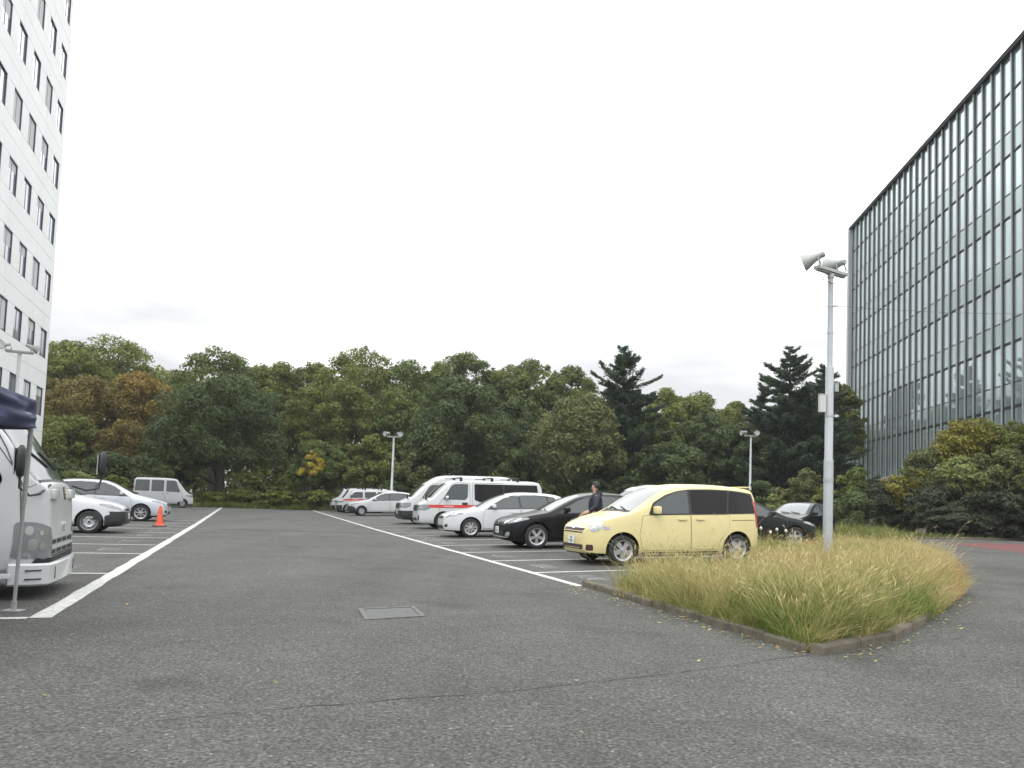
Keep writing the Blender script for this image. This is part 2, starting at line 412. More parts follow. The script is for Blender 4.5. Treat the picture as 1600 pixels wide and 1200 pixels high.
# ------------------------------------------------------------------ white tower on the left (facade parallel to the aisle)
M['panel'] = mat('tower_panel', (.76, .78, .78), .55, noise=(.35, .06, 0))
M['joint'] = mat('tower_joint', (.10, .10, .105), .9)
M['wframe'] = mat('tower_window_frame', (.085, .078, .125), .5)
M['tglass'] = mat('tower_glass', (.42, .46, .48), .04, metal=.45, spec=.8)
M['blind'] = mat('roller_blind', (.50, .52, .52), .8)
def tower():
    E = at(60, 52.0); E.z = 0                                   # near end corner of the visible face
    a = Vector((-U[0], -U[1], 0)); nrm = Vector((V[0], V[1], 0))   # along the face towards the camera; outwards
    T = empty('office_tower', (E.x, E.y, 0), math.atan2(a.y, a.x), 'tall white panelled office tower with rows of narrow recessed windows', 'building')
    # local frame: +x along face, outward = local +y*sgn
    Mz = Matrix.Rotation(math.atan2(a.y, a.x), 3, 'Z'); sg = 1 if (Mz @ Vector((0, 1, 0))).dot(nrm) > 0 else -1
    FH, WO, WW, WH, PIT = 3.87, .72, 1.6, 1.85, 3.0
    LEN, TOP = 36.0, 47.0
    edge = lambda py: at(60 + (640 - py) * .07, 52.0, py).z
    head0 = at(75, 51.0, 428).z                                 # a measured window head
    k0 = int(head0 // FH); heads = [head0 + (k - k0) * FH for k in range(-2, 13)]
    heads = [h for h in heads if h > 2.2 and h < TOP - .5]
    walls = MB(); joints = MB(); y = lambda d: sg * d
    def wbox(x0, x1, z0, z1, d0=-.34, d1=0.0):
        g = .011
        walls.box(((x0 + x1) / 2, y((d0 + d1) / 2), (z0 + z1) / 2), (x1 - x0 - 2 * g, abs(d1 - d0), z1 - z0 - 2 * g))
    ncol = 8
    zprev = -.5
    def span(z0, z1):
        # spandrel panels two bays long with a joint at mid height
        zm = (z0 + z1) / 2 if z1 - z0 > 1.2 else None
        x0 = 0
        while x0 < LEN:
            x1 = min(x0 + (4.5 if x0 == 0 else 6.0), LEN)
            if zm: wbox(x0, x1, z0, zm); wbox(x0, x1, zm, z1)
            else: wbox(x0, x1, z0, z1)
            x0 = x1
    for h in heads:
        span(zprev, h - WH)
        x0 = 0
        for c in range(ncol + 1):
            xa = WO + c * PIT
            wbox(x0, min(xa, LEN), h - WH, h)
            x0 = xa + WW
            if c == ncol: break
        wbox(WO + ncol * PIT, LEN, h - WH, h)
        zprev = h
    span(zprev, TOP)
    walls.box((LEN / 2, y(-9.3), TOP / 2 - .25), (LEN - .02, 17.4, TOP + .3))
    wo = walls.build('wall', M['panel'], T)
    joints.box((LEN / 2, y(-.47), TOP / 2), (LEN - .06, .2, TOP - .1)); joints.build('joint_backing', M['joint'], T)
    for h in heads:
        for c in range(6):
            x0 = WO + c * PIT; x1 = x0 + WW; z0, z1 = h - WH, h
            f = MB(); t = .035; d = -.085
            f.box((x0 + t / 2, y(d), (z0 + z1) / 2), (t, .12, z1 - z0)); f.box((x1 - t / 2, y(d), (z0 + z1) / 2), (t, .12, z1 - z0))
            f.box(((x0 + x1) / 2, y(d), z1 - t / 2), (WW - 2 * t, .12, t)); f.box(((x0 + x1) / 2, y(d), z0 + t / 2), (WW - 2 * t, .12, t))
            # head and far jamb strips: shade of the reveals put in as dark frame colour
            f.box((x0 + .027, y(-.022), (z0 + z1) / 2), (.050, .040, z1 - z0 - .02)); f.box(((x0 + x1) / 2, y(-.022), z1 - .03), (WW - .12, .040, .056))
            f.box(((x0 + x1) / 2 + .1, y(d), (z0 + z1) / 2), (.03, .04, z1 - z0 - 2 * t))
            fo = f.build('window', M['wframe'], T)
            p = MB(); p.box(((x0 + x1) / 2, y(-.092), (z0 + z1) / 2), (WW - .09, .02, z1 - z0 - .09)); p.build('pane', M['tglass'], fo)
            if random.random() < .75:
                bh = random.choice([.3, .5, .95, .98]) * (WH - .12)
                b = MB(); b.box(((x0 + x1) / 2, y(-.0805), z1 - .06 - bh / 2), (WW - .12, .004, bh)); b.build('blind', M['blind'], fo)
tower()

# ------------------------------------------------------------------ glass office block on the right
M['fin'] = mat('grey_metal_fin', (.34, .365, .365), .45, metal=.3, noise=(.6, .08, 0))
M['finin'] = mat('dark_mullion', (.03, .035, .035), .5)
M['cglass'] = mat('curtain_glass', (.37, .455, .465), .025, metal=.58, spec=.65)
M['sglass'] = mat('spandrel_glass', (.27, .345, .345), .07, metal=.48, spec=.65)
M['shadowgap'] = mat('floor_gap', (.008, .009, .009), .7)
M['coping'] = mat('dark_roof_coping', (.02, .02, .022), .8, spec=.2)
M['soffit'] = mat('pale_canopy', (.6, .62, .62), .6)
def glass_block():
    D = 78.0
    C = at(1329.5, D); ang = math.atan2(.993, .119)
    # local x runs along the facade towards the camera, outward normal to the left
    a = Vector((-.119, -.993, 0)); nrm = Vector((-.993, .119, 0))
    T = empty('glass_office_block', (C.x, C.y, 0), math.atan2(a.y, a.x), 'glass fronted office block with close vertical grey fins and dark floor lines', 'building')
    Mz = Matrix.Rotation(math.atan2(a.y, a.x), 3, 'Z'); sg = 1 if (Mz @ Vector((0, 1, 0))).dot(nrm) > 0 else -1
    y = lambda d: sg * d
    rows = [394.5, 454.4, 513.5, 574, 635.5, 697.5]
    zs = [at(1338, D, r).z for r in rows]
    FHt = (zs[0] - zs[-1]) / 5
    zs = [zs[0] - i * FHt for i in range(6)]
    ztop = at(1336, D, 357).z; zbot = at(1330, D, 752).z
    PIT, N = 1.25, 36
    L_ = PIT * N
    # core box behind the skin
    b = MB(); b.box((L_ / 2, y(-10.2), (zbot + ztop) / 2), (L_ - .1, 20, ztop - zbot - .2)); b.box((L_ / 2, y(-8), zbot / 2), (L_ - 3, 12, zbot + .6))
    b.build('wall', mat('block_core', (.05, .055, .055), .7), T)
    cp = MB(); cp.box((L_ / 2 - .1, y(-9.95), ztop + .1), (L_ + 1.3, 20.5, .34)); cp.build('roof_coping', M['coping'], T)
    sf = MB(); sf.box((L_ / 2 - .3, y(-9.6), zbot - .17), (L_ + .9, 21.2, .22)); sf.build('canopy', M['soffit'], T)
    for k in range(6):
        c = MB(); c.lathe([(.3, 0), (.3, zbot - .3)], Matrix.Translation((1.2 + k * 7.5, y(-1.2), 0)), 14); c.build('column', M['soffit'], T, smooth=40)
    # floor gaps
    for z in zs:
        g = MB(); g.box((L_ / 2, y(.035), z), (L_ - .05, .065, .13)); g.build('floor_band', M['shadowgap'], T)
    for i in range(N + 1):
        f = MB(); f.box((i * PIT, y(.125), (zbot + ztop) / 2), (.09, .075, ztop - zbot - .12))
        fo = f.build('fin', M['fin'], T)
        q = MB(); q.box((i * PIT, y(.045), (zbot + ztop) / 2), (.14, .086, ztop - zbot - .1)); q.build('mullion', M['finin'], fo)
    # corner post
    c = MB(); c.box((-.42, y(-.1), (zbot + ztop) / 2 - .1), (.5, .95, ztop - zbot + .1)); c.build('corner_post', M['fin'], T)
    levels = [ztop - .1] + zs + [zbot]
    vis = []
    for r in range(len(levels) - 1):
        z1 = levels[r] - (.09 if r else 0); z0 = levels[r + 1] + .09
        sp = min(1.42, (z1 - z0) * .38) if r < len(levels) - 2 else 0
        if r == 0: sp = 0
        spn = MB()
        for i in range(N):
            x0 = i * PIT + .1; x1 = (i + 1) * PIT - .1
            zb = z0 + sp
            vis.append((i, r, x0, x1, zb + (.03 if sp else 0), z1))
            if sp: spn.box(((x0 + x1) / 2, y(.012), (z0 + zb) / 2 - .01), (x1 - x0, .024, sp - .04))
        if sp: spn.build('spandrel_panel', M['sglass'], T)
    tr = MB()
    for r in range(1, len(levels) - 2):
        z0 = levels[r + 1] + .09; sp = min(1.42, (levels[r] - .09 - z0) * .38)
        tr.box((L_ / 2, y(.03), z0 + sp + .0), (L_ - .1, .06, .055))
    tr.build('transom', M['finin'], T)
    # nearest panes one by one, the rest as one
    vis.sort(key=lambda v: (abs(v[0] - 19) if v[0] <= 25 else 99, v[1]))
    def pane(mb, v):
        tilt = random.uniform(-.0022, .0022); t2 = random.uniform(-.0015, .0015)
        x0, x1, z0, z1 = v[2:]; d = .016
        mb.add([(x0, y(d - t2), z0), (x1, y(d + t2), z0), (x1, y(d + tilt + t2), z1), (x0, y(d + tilt - t2), z1)], [(0, 1, 2, 3)])
    for v in vis[:98]:
        mb = MB(); pane(mb, v); mb.build('window', M['cglass'], T)
    mb = MB()
    for v in vis[98:]: pane(mb, v)
    o = mb.build('window', M['cglass'], T); o['kind'] = 'stuff'
glass_block()

# ------------------------------------------------------------------ floodlight poles
def cone_lamp(name, parent, loc, d):
    """bell shaped projector lamp, mouth towards d"""
    d = Vector(d).normalized(); Mx = Matrix.Translation(loc) @ d.to_track_quat('Z', 'X').to_matrix().to_4x4() @ Matrix.Scale(.74, 4)
    mb = MB(); mb.lathe([(.001, -.36), (.07, -.36), (.095, -.33), (.10, -.20), (.11, -.14), (.13, -.05), (.17, .06), (.225, .19), (.27, .30), (.275, .32), (.255, .315), (.2, .17), (.12, -.02), (.09, -.08), (.001, -.085)], Mx, 22)
    lo = mb.build(name, M['lampgrey'], parent, smooth=35)
    g = MB(); g.lathe([(.001, .25), (.15, .262), (.232, .272), (.245, .262)], Mx, 22); g.build('lamp_lens', M['lampin'], lo, smooth=60)
    return lo
M['palepole'] = mat('pale_pole_paint', (.5, .53, .54), .5)
def light_pole(loc, height, label, aims, bar_dir, detail=True, rads=(.105, .09, .058), steps=(.33, .60)):
    T = empty('floodlight_pole', loc, 0, label, 'light pole', 'floodlight poles round the car park')
    h1, h2 = height * steps[0], height * steps[1]
    mb = MB(); mb.lathe([(rads[0] * 1.9, -.05), (rads[0] * 1.9, .02), (rads[0], .03), (rads[0], h1 - .02), (rads[0] * .93, h1), (rads[1], h1 + .01), (rads[1], h2 - .03), (rads[2] * 1.15, h2), (rads[2], h2 + .02), (rads[2], height - .06)], None, 18)
    mb.build('pole', M['polepaint'] if rads[0] > .103 else M['palepole'], T, smooth=40)
    b = Vector((*bar_dir, 0)).normalized(); L_ = .52
    mb = MB(); q = Matrix.Rotation(math.atan2(b.y, b.x), 3, 'Z')
    mb.box((0, 0, height), (2 * L_, .16, .075), q); mb.box((0, 0, height - .055), (2 * L_ - .06, .10, .03), q)
    mb.lathe([(.075, height - .16), (.075, height - .07)], None, 14)
    mb.build('crossbar', M['lampgrey'], T, bevel=.008)
    for sgn, aim in zip((-1, 1), aims):
        base = b * sgn * (L_ - .12) + Vector((0, 0, height + .04)); aim = Vector(aim).normalized()
        piv = base + Vector((0, 0, .22)) - b * .06
        lo = cone_lamp('lamp', T, piv + aim * .12, aim)
        side = aim.cross(Vector((0, 0, 1))).normalized()
        br = MB()
        for s2 in (-1, 1):
            br.tube([base + side * .07 * s2, base + side * .15 * s2 + Vector((0, 0, .08)), piv + side * .135 * s2], .016, 6)
        br.tube([base + side * .16, base - side * .16], .02, 6)
        br.build('lamp_bracket', M['galv'], lo)
    return T
pb = Vector((7.23, 17.5, 0)); pb.z = gz(pb.x, pb.y)
ptop = at(1301.5, 17.5, 424)
Hn = ptop.z - pb.z
PN = light_pole(pb, Hn, 'tall grey floodlight pole with two bell lamps standing in the long grass', [(-.85, .46, -.36), (-.42, .88, .02)], (.85, .53), steps=(.345, .665))
# lean of the real pole is under a degree: leave it plumb.  Box, sensor, bands and wires on it
zl = lambda py: at(1297, 17.5, py).z - pb.z
mb = MB(); mb.box((-.185, -.05, (zl(618) + zl(645)) / 2), (.145, .10, zl(618) - zl(645))); mb.box((-.185, -.05, zl(617.2)), (.165, .12, .015))
mb.build('control_box', mat('box_grey', (.46, .48, .46), .5), PN, bevel=.006)
mb = MB(); mb.box((.15, -.02, (zl(600) + zl(612)) / 2), (.08, .08, zl(600) - zl(612))); mb.tube([(.09, 0, zl(599)), (.22, -.02, zl(598))], .012, 6)
mb.build('sensor', M['lampgrey'], PN, bevel=.005)
mb = MB()
for py, r in ((478, .066), (520, .064), (650, .098), (749, .112), (752, .112)): mb.lathe([(r, zl(py) - .02), (r, zl(py) + .02)], None, 16)
mb.box((.10, 0, zl(478)), (.12, .03, .03)); mb.build('band', M['galv'], PN)
mb = MB()
for k in range(2):
    mb.tube([(-.32 + .1 * k, -.05, Hn - .04), (-.2, -.09, Hn - .22 - .05 * k), (.0, -.10, Hn - .32), (.2, -.08, Hn - .28), (.36, -.05, Hn - .06)], .006, 5)
mb.build('lamp_wire', M['plastic'], PN)
def wire(name, a, b, sag, rad, lab):
    pts = [a.lerp(b, i / 24) - Vector((0, 0, 4 * sag * (i / 24) * (1 - i / 24))) for i in range(25)]
    mb = MB(); mb.tube(pts, rad, 5); o = mb.build(name, M['plastic'] if rad < .02 else M['galv'], None); return tag(o, lab, 'cable')
wire('overhead_cable', Vector((pb.x + .17, pb.y, pb.z + zl(478))), at(1700, 27, 487), .12, .0045, 'thin overhead cable running from the near floodlight pole towards the glass block')

c = at(612, 57.5); c.z = gz(c.x, c.y)
light_pole(c, at(615.5, 57.5, 682.5).z - c.z, 'slim pale floodlight pole with two round lamps behind the white vans', [(-.6, -.75, -.25), (.55, -.8, -.2)], (1, .05), rads=(.10, .085, .075))
c = at(1172, 57.0); c.z = gz(c.x, c.y)
light_pole(c, at(1173.5, 57.0, 681).z - c.z, 'slim pale floodlight pole before the dark cedars behind the cream minivan', [(-.95, -.2, -.2), (.1, -.97, -.15)], (1, .1), rads=(.10, .085, .07))
c = at(15, 32.0); c.z = gz(c.x, c.y)
light_pole(c, at(19, 32.0, 549).z - c.z, 'grey floodlight pole with two dull lamps before the white tower', [(-.15, -.9, -.2), (.75, .5, -.3)], (.9, .43), rads=(.10, .085, .065))
# ------------------------------------------------------------------ vehicles
def pchip(pts, xs):
    x = np.array([p[0] for p in pts], float); y = np.array([p[1] for p in pts], float)
    h = np.diff(x); dl = np.diff(y) / h; n = len(x); m = np.zeros(n)
    if n > 2:
        for i in range(1, n - 1):
            if dl[i - 1] * dl[i] > 0:
                w1 = 2 * h[i] + h[i - 1]; w2 = h[i] + 2 * h[i - 1]
                m[i] = (w1 + w2) / (w1 / dl[i - 1] + w2 / dl[i])
    m[0] = dl[0]; m[-1] = dl[-1]
    xs = np.clip(xs, x[0], x[-1]); i = np.clip(np.searchsorted(x, xs) - 1, 0, n - 2)
    t = (xs - x[i]) / h[i]
    return (2*t**3-3*t**2+1)*y[i] + (t**3-2*t**2+t)*h[i]*m[i] + (-2*t**3+3*t**2)*y[i+1] + (t**3-t**2)*h[i]*m[i+1]

class Car:
    """x_f: metres behind the front bumper, y: to the car's left, z: up.  Local +X is forward, origin on the ground under the middle."""
    def __init__(s, name, label, cat, L, W, top, belt, bot, plan, wheels, paint, tumble=.22, rr=.13, crown=.035, tw=.93, R_=.31, arch=.37, group=None, endtop=.5):
        s.L, s.W, s.R, s.wheels = L, W, R_, wheels
        s.root = empty(name, (0, 0, 0), 0, label, cat, group)
        s.paint = paint; s.seam_mat = M['seamyellow'] if paint is M['yellow'] else M['seamgrey'] if paint in (M['white'], M['white2'], M['silver']) else M['gap']
        xs = np.unique(np.concatenate([np.linspace(0, .25, 12), np.linspace(.25, L - .25, int(L / .045)), np.linspace(L - .25, L, 12)]))
        zt = pchip(top, xs); zb = pchip(bot, xs); zl = pchip(belt, xs); pw = pchip(plan, xs) * W / 2
        rings = []
        for i in range(len(xs)):
            t, b, w = zt[i], zb[i], pw[i]; t = max(t, b + .08)
            l = min(zl[i], t - .035); l = max(l, b + .04)
            hh = t - l; wb = .972 * w
            r = min(rr, .55 * hh); wt = wb - tumble * max(0, hh - r); r2 = min(r * 1.15, wt * .5)
            cr = min(crown, hh * .35)
            k = (l - b)
            ring = [(0, b), (.8 * w, b), (.90 * w, b + min(.03, .1 * k)), (.955 * w, b + .10 * k), (.985 * w, b + .22 * k), (.998 * w, b + .36 * k), (1.0 * w, b + .5 * k), (.999 * w, b + .64 * k), (.993 * w, b + .78 * k), (.985 * w, b + .9 * k), (wb, l)]
            for q in (.2, .4, .6, .8): ring.append((wb + (wt - wb) * q, l + (hh - r) * q))
            for q in range(6):
                a = math.pi / 2 * q / 5
                ring.append((wt - r2 + r2 * math.cos(a), t - r + (r - cr) * math.sin(a)))
            for q in (.8, .6, .4, .2, 0):
                yy = (wt - r2) * q; ring.append((yy, t - cr * (yy / max(wt - r2, 1e-3)) ** 2))
            rings.append(ring)
        n = len(rings[0]); full = []
        for x, ring in zip(xs, rings):
            pts = [(y, z) for y, z in ring] + [(-y, z) for y, z in ring[-2:0:-1]]
            full.append([(L / 2 - x, y, z) for y, z in pts])
        m = len(full[0]); vs = [p for rg in full for p in rg]; fs = []
        for i in range(len(full) - 1):
            for j in range(m): fs.append((i * m + j, i * m + (j + 1) % m, (i + 1) * m + (j + 1) % m, (i + 1) * m + j))
        fs.append(tuple(range(m))); fs.append(tuple(range((len(full) - 1) * m, len(full) * m)))
        bm = bmesh.new(); bv = [bm.verts.new(v) for v in vs]
        for f in fs: bm.faces.new([bv[i] for i in f])
        bmesh.ops.recalc_face_normals(bm, faces=bm.faces)
        s.bvh = BVHTree.FromBMesh(bm)
        me = bpy.data.meshes.new('body'); bm.to_mesh(me); bm.free()
        body = bpy.data.objects.new('body', me); COL.objects.link(body)
        cut = MB()
        for wx in wheels:
            for sg in (-1, 1):
                Mx = Matrix.Translation((L / 2 - wx, sg * (W / 2 - .1), R_ + .01)) @ Matrix.Rotation(R(90), 4, 'X')
                cut.lathe([(0.0001, -.17), (arch, -.17), (arch, .17), (0.0001, .17)], Mx, 40)
        cm = cut.mesh('cutter'); co = bpy.data.objects.new('cutter', cm); COL.objects.link(co)
        bmw = bmesh.new(); bmw.from_mesh(cm); bmesh.ops.remove_doubles(bmw, verts=bmw.verts, dist=.0005); bmesh.ops.recalc_face_normals(bmw, faces=bmw.faces); bmw.to_mesh(cm); bmw.free()
        md = body.modifiers.new('arches', 'BOOLEAN'); md.operation = 'DIFFERENCE'; md.object = co; md.solver = 'EXACT'
        dg = bpy.context.evaluated_depsgraph_get()
        nm = bpy.data.meshes.new_from_object(body.evaluated_get(dg))
        bpy.data.objects.remove(body); bpy.data.objects.remove(co); bpy.data.meshes.remove(cm); bpy.data.meshes.remove(me)
        nm.name = 'body'; nm.materials.clear()
        nm.materials.append(paint); nm.materials.append(M['plastic'])
        for p in nm.polygons:
            c = p.center
            for wx in wheels:
                dx, dz = c.x - (L / 2 - wx), c.z - (R_ + .01); rad = math.hypot(dx, dz)
                if rad < arch + .004 and abs(c.y) > W / 2 - .30:
                    nr = abs(p.normal.x * dx + p.normal.z * dz) / max(rad, 1e-5)
                    if (abs(rad - arch) < .012 and nr > .5 and abs(p.normal.y) < .5) or abs(abs(c.y) - (W / 2 - .27)) < .012: p.material_index = 1
            if c.z < .2 + .05 and p.normal.z < -.7: p.material_index = 1
        s.body = link('body', nm, None, s.root, smooth=32)
        s.own = []
    def P(s, xf, y, z): return Vector((s.L / 2 - xf, y, z))
    def decal(s, name, poly, d, m, off=.004, parent=None, cell=.06, rnd=0, thick=0, smooth=40):
        """panel lying on the bodywork: outline poly of (xf, y, z), shot along d on to the surface"""
        d = Vector(d).normalized(); d = Vector((-d.x, d.y, d.z))        # xf runs backwards
        pts = [s.P(*p) for p in poly]
        a = d.cross(Vector((0, 0, 1)));
        if a.length < .05: a = Vector((1, 0, 0))
        a.normalize(); b = a.cross(d).normalized()
        q = [Vector((p.dot(a), p.dot(b))) for p in pts]
        q = [p for i, p in enumerate(q) if (p - q[i - 1]).length > 1e-4]
        if rnd:
            out = []
            for i in range(len(q)):
                p0, p1, p2 = q[i - 1], q[i], q[(i + 1) % len(q)]
                l0, l2 = (p0 - p1).length, (p2 - p1).length; r0 = min(rnd, l0 * .45); r2 = min(rnd, l2 * .45)
                s0 = p1 + (p0 - p1) * (r0 / l0); s2 = p1 + (p2 - p1) * (r2 / l2)
                for t in (0, .25, .5, .75, 1): out.append(s0 * (1 - t) ** 2 + p1 * 2 * t * (1 - t) + s2 * t * t)
            q = out
        bm = bmesh.new(); vv = [bm.verts.new((p.x, p.y, 0)) for p in q]
        try: bm.faces.new(vv)
        except ValueError: bm.free(); return None
        for ax, lo, hi in ((0, min(p.x for p in q), max(p.x for p in q)), (1, min(p.y for p in q), max(p.y for p in q))):
            k = int((hi - lo) / cell)
            for i in range(1, k + 1):
                c = lo + (hi - lo) * i / (k + 1); no = (1, 0, 0) if ax == 0 else (0, 1, 0)
                bmesh.ops.bisect_plane(bm, geom=bm.verts[:] + bm.edges[:] + bm.faces[:], plane_co=Vector(no) * c, plane_no=no, dist=1e-5)
        bmesh.ops.triangulate(bm, faces=[f for f in bm.faces if len(f.verts) > 4])
        lastk = 3.0; missed = []
        for v in bm.verts:
            o = a * v.co.x + b * v.co.y; o = o - d * (o.dot(d) + 6.0)
            hit = s.bvh.ray_cast(o, d)
            if hit[0] is not None:
                nrm = hit[1] if hit[1].dot(d) < 0 else -hit[1]
                v.co = hit[0] + (nrm - d * .3).normalized() * off; lastk = (hit[0] - o).length
            else: v.co = o + d * lastk; missed.append(v)
        if missed: bmesh.ops.delete(bm, geom=missed, context='VERTS')
        bmesh.ops.recalc_face_normals(bm, faces=bm.faces)
        if bm.faces and sum((f.normal.dot(d) for f in bm.faces)) > 0: bmesh.ops.reverse_faces(bm, faces=bm.faces[:])
        if thick:
            r = bmesh.ops.extrude_face_region(bm, geom=bm.faces[:]); ex = [e for e in r['geom'] if isinstance(e, bmesh.types.BMVert)]
            for v in ex: v.co -= d * thick
            bmesh.ops.recalc_face_normals(bm, faces=bm.faces)
        me = bpy.data.meshes.new(name); bm.to_mesh(me); bm.free()
        return link(name, me, m, parent or s.root, smooth=smooth)
    def side(s, name, poly, m, sides=(1, -1), **k):
        out = []
        for sg in sides: out.append(s.decal(name, [(x, 0, z) for x, z in poly], (0, -sg, 0), m, **k))
        return out
    def seam(s, pts, w=.012, sides=(1, -1), parent=None, m=None, off=.0025, name='door_seam'):
        """dark shut line following (xf, z) points"""
        for a, b in zip(pts, pts[1:]):
            d = Vector((b[0] - a[0], b[1] - a[1])); L_ = d.length; d.normalize(); n = Vector((-d.y, d.x)) * w / 2
            s.side(name, [(a[0] + n.x, a[1] + n.y), (b[0] + n.x, b[1] + n.y), (b[0] - n.x, b[1] - n.y), (a[0] - n.x, a[1] - n.y)], m or s.seam_mat, sides, off=off, cell=.12, parent=parent)
    def door(s, poly, handle=None, w=.009, sides=(1, -1), off=.005, hm=None):
        """a door skin standing in its dark shut line; poly is (xf, z)"""
        cx = sum(p[0] for p in poly) / len(poly); cz = sum(p[1] for p in poly) / len(poly)
        big = [(cx + (x - cx) * (1 + w / abs(x - cx) if abs(x - cx) > .05 else 1), cz + (z - cz) * (1 + w / abs(z - cz) if abs(z - cz) > .05 else 1)) for x, z in poly]
        for sg in sides:
            d = s.side('door', poly, s.paint, (sg,), off=off, rnd=.04, cell=.08)[0]
            s.side('door_seam', big, s.seam_mat, (sg,), off=.002, rnd=.05, cell=.1, parent=d)
            if handle:
                x, z = handle[:2]; ln = handle[2] if len(handle) > 2 else .17
                s.side('handle', [(x - ln / 2, z - .017), (x + ln / 2, z - .017), (x + ln / 2, z + .017), (x - ln / 2, z + .017)], hm or s.paint, (sg,), off=.012, thick=.022, parent=d, cell=.1, rnd=.015)
    def wheel(s, xf, sg, style='alloy', inset=.015):
        w_ = .185; Rr = s.R; rim = Rr * .66
        T = bpy.data.objects.new('wheel', None); COL.objects.link(T); T.parent = s.root; T.empty_display_size = .1
        T.location = (s.L / 2 - xf, sg * (s.W / 2 - w_ / 2 - inset), Rr)
        out = Matrix.Rotation(R(-90 * sg), 4, 'X')                       # local z -> outwards
        h = w_ / 2
        t = MB(); t.lathe([(rim - .01, -h + .01), (rim + .01, -h), (Rr - .035, -h), (Rr - .008, -h + .02), (Rr, -h + .045), (Rr, h - .045), (Rr - .008, h - .02), (Rr - .035, h - .002), (rim + .018, h - .003), (rim - .004, h - .012), (rim - .02, h - .05), (rim - .02, -h + .02)], out, 40, closed=True)
        t.build('tyre', M['tyre'], T, smooth=50)
        c = MB(); m = M['rim']
        if style == 'steel':
            c.lathe([(.001, h - .045), (.045, h - .042), (.05, h - .05), (.085, h - .055), (rim * .62, h - .035), (rim * .72, h - .04), (rim * .86, h - .07), (rim - .012, h - .05), (rim - .003, h - .012), (rim + .008, h - .004)], out, 36)
            m = M['steelrim']
        else:
            c.lathe([(rim - .03, h - .055), (rim - .022, h - .022), (rim - .003, h - .008), (rim + .012, h - .001)], out, 36)
            c.lathe([(.001, h - .008), (.035, h - .01), (.055, h - .016), (.06, h - .04)], out, 20)
            n, wi, wo = {'alloy': (5, .065, .085), 'cap5': (5, .075, .115), 'cap8': (8, .05, .085), 'cap7': (7, .05, .075), 'multi': (7, .04, .05)}[style]
            for k in range(n):
                q = out @ Matrix.Rotation(2 * math.pi * k / n + .3, 4, 'Z')
                vs = [(.04, -wi / 2, h - .02), (.04, wi / 2, h - .02), (rim - .012, wo / 2, h - .026), (rim - .012, -wo / 2, h - .026), (.04, -wi / 2, h - .06), (.04, wi / 2, h - .06), (rim - .012, wo / 2, h - .06), (rim - .012, -wo / 2, h - .06)]
                c.add([q @ Vector(v) for v in vs], [(0, 1, 2, 3), (7, 6, 5, 4), (0, 4, 5, 1), (1, 5, 6, 2), (2, 6, 7, 3), (3, 7, 4, 0)])
        ro = c.build('rim', m, T, smooth=35)
        k = MB(); k.lathe([(.001, h - .075), (rim - .018, h - .075)], out, 30); k.build('hub_recess', M['plastic'], T)
        if style == 'steel':
            k = MB()
            for a in range(8):
                q = out @ Matrix.Rotation(2 * math.pi * a / 8, 4, 'Z') @ Matrix.Translation((rim * .68, 0, h - .036)); k.lathe([(.001, 0), (.016, 0)], q, 10)
            k.lathe([(.001, h - .038), (.03, h - .038)], out, 14); k.build('wheel_holes', M['plastic'], T)
        return T
    def all_wheels(s, style='alloy', inset=.015):
        for xf in s.wheels:
            for sg in (1, -1): s.wheel(xf, sg, style, inset)
    def mirror(s, xf, z, m, size=(.12, .2, .15), sides=(1, -1), out=.1, yb=None):
        for sg in sides:
            hit = s.bvh.ray_cast(s.P(xf, sg * 3, z), Vector((0, -sg, 0)))
            y0 = abs(hit[0].y) if hit[0] is not None else s.W / 2
            mb = MB(); c = s.P(xf, sg * (y0 + out), z)
            mb.box(c, size); o = mb.build('mirror', m, s.root, bevel=.04, smooth=40)
            st_ = MB(); st_.tube([s.P(xf - .02, sg * (y0 - .03), z - size[2] * .4), s.P(xf - .01, sg * (y0 + out * .6), z - size[2] * .35)], .022, 6); st_.build('mirror_stalk', M['plastic'], o)
            g = MB(); g.box(s.P(xf + size[0] / 2 + .002, sg * (y0 + out), z), (.004, size[1] * .85, size[2] * .8)); g.build('mirror_glass', M['glass'], o)
    def plate(s, z, y=0, rear=False, size=(.33, .165)):
        d = (1, 0, 0) if not rear else (-1, 0, 0); x0 = 0 if not rear else s.L
        w_, h_ = size[0] / 2, size[1] / 2
        p = s.decal('number_plate', [(x0, y - w_, z - h_), (x0, y + w_, z - h_), (x0, y + w_, z + h_), (x0, y - w_, z + h_)], d, M['plate'], off=.018, cell=1)
        for a, b, c, e in ((-.4, -.12, .0, -.7), (-.02, .38, .0, -.7), (-.3, .3, .75, .25), (-.75, -.55, 0, -.6)):
            s.decal('plate_character', [(x0, y + w_ * a, z + h_ * e), (x0, y + w_ * b, z + h_ * e), (x0, y + w_ * b, z + h_ * c), (x0, y + w_ * a, z + h_ * c)], d, M['platetxt'], off=.021, cell=1, parent=p)
    def wipers(s, xf, z0, half):
        mb = MB()
        for y0, y1 in ((half * .75, half * .05), (half * .05, -half * .65)):
            pts = []
            for k in range(6):
                yy = y0 + (y1 - y0) * k / 5; hit = s.bvh.ray_cast(s.P(xf + .05 + .02 * k, yy, 4), Vector((0, 0, -1)))
                if hit[0]: pts.append(hit[0] + Vector((.004, 0, .02)))
            if len(pts) > 2: mb.tube(pts, .011, 5)
        if mb.v: mb.build('wiper', M['plastic'], s.root)
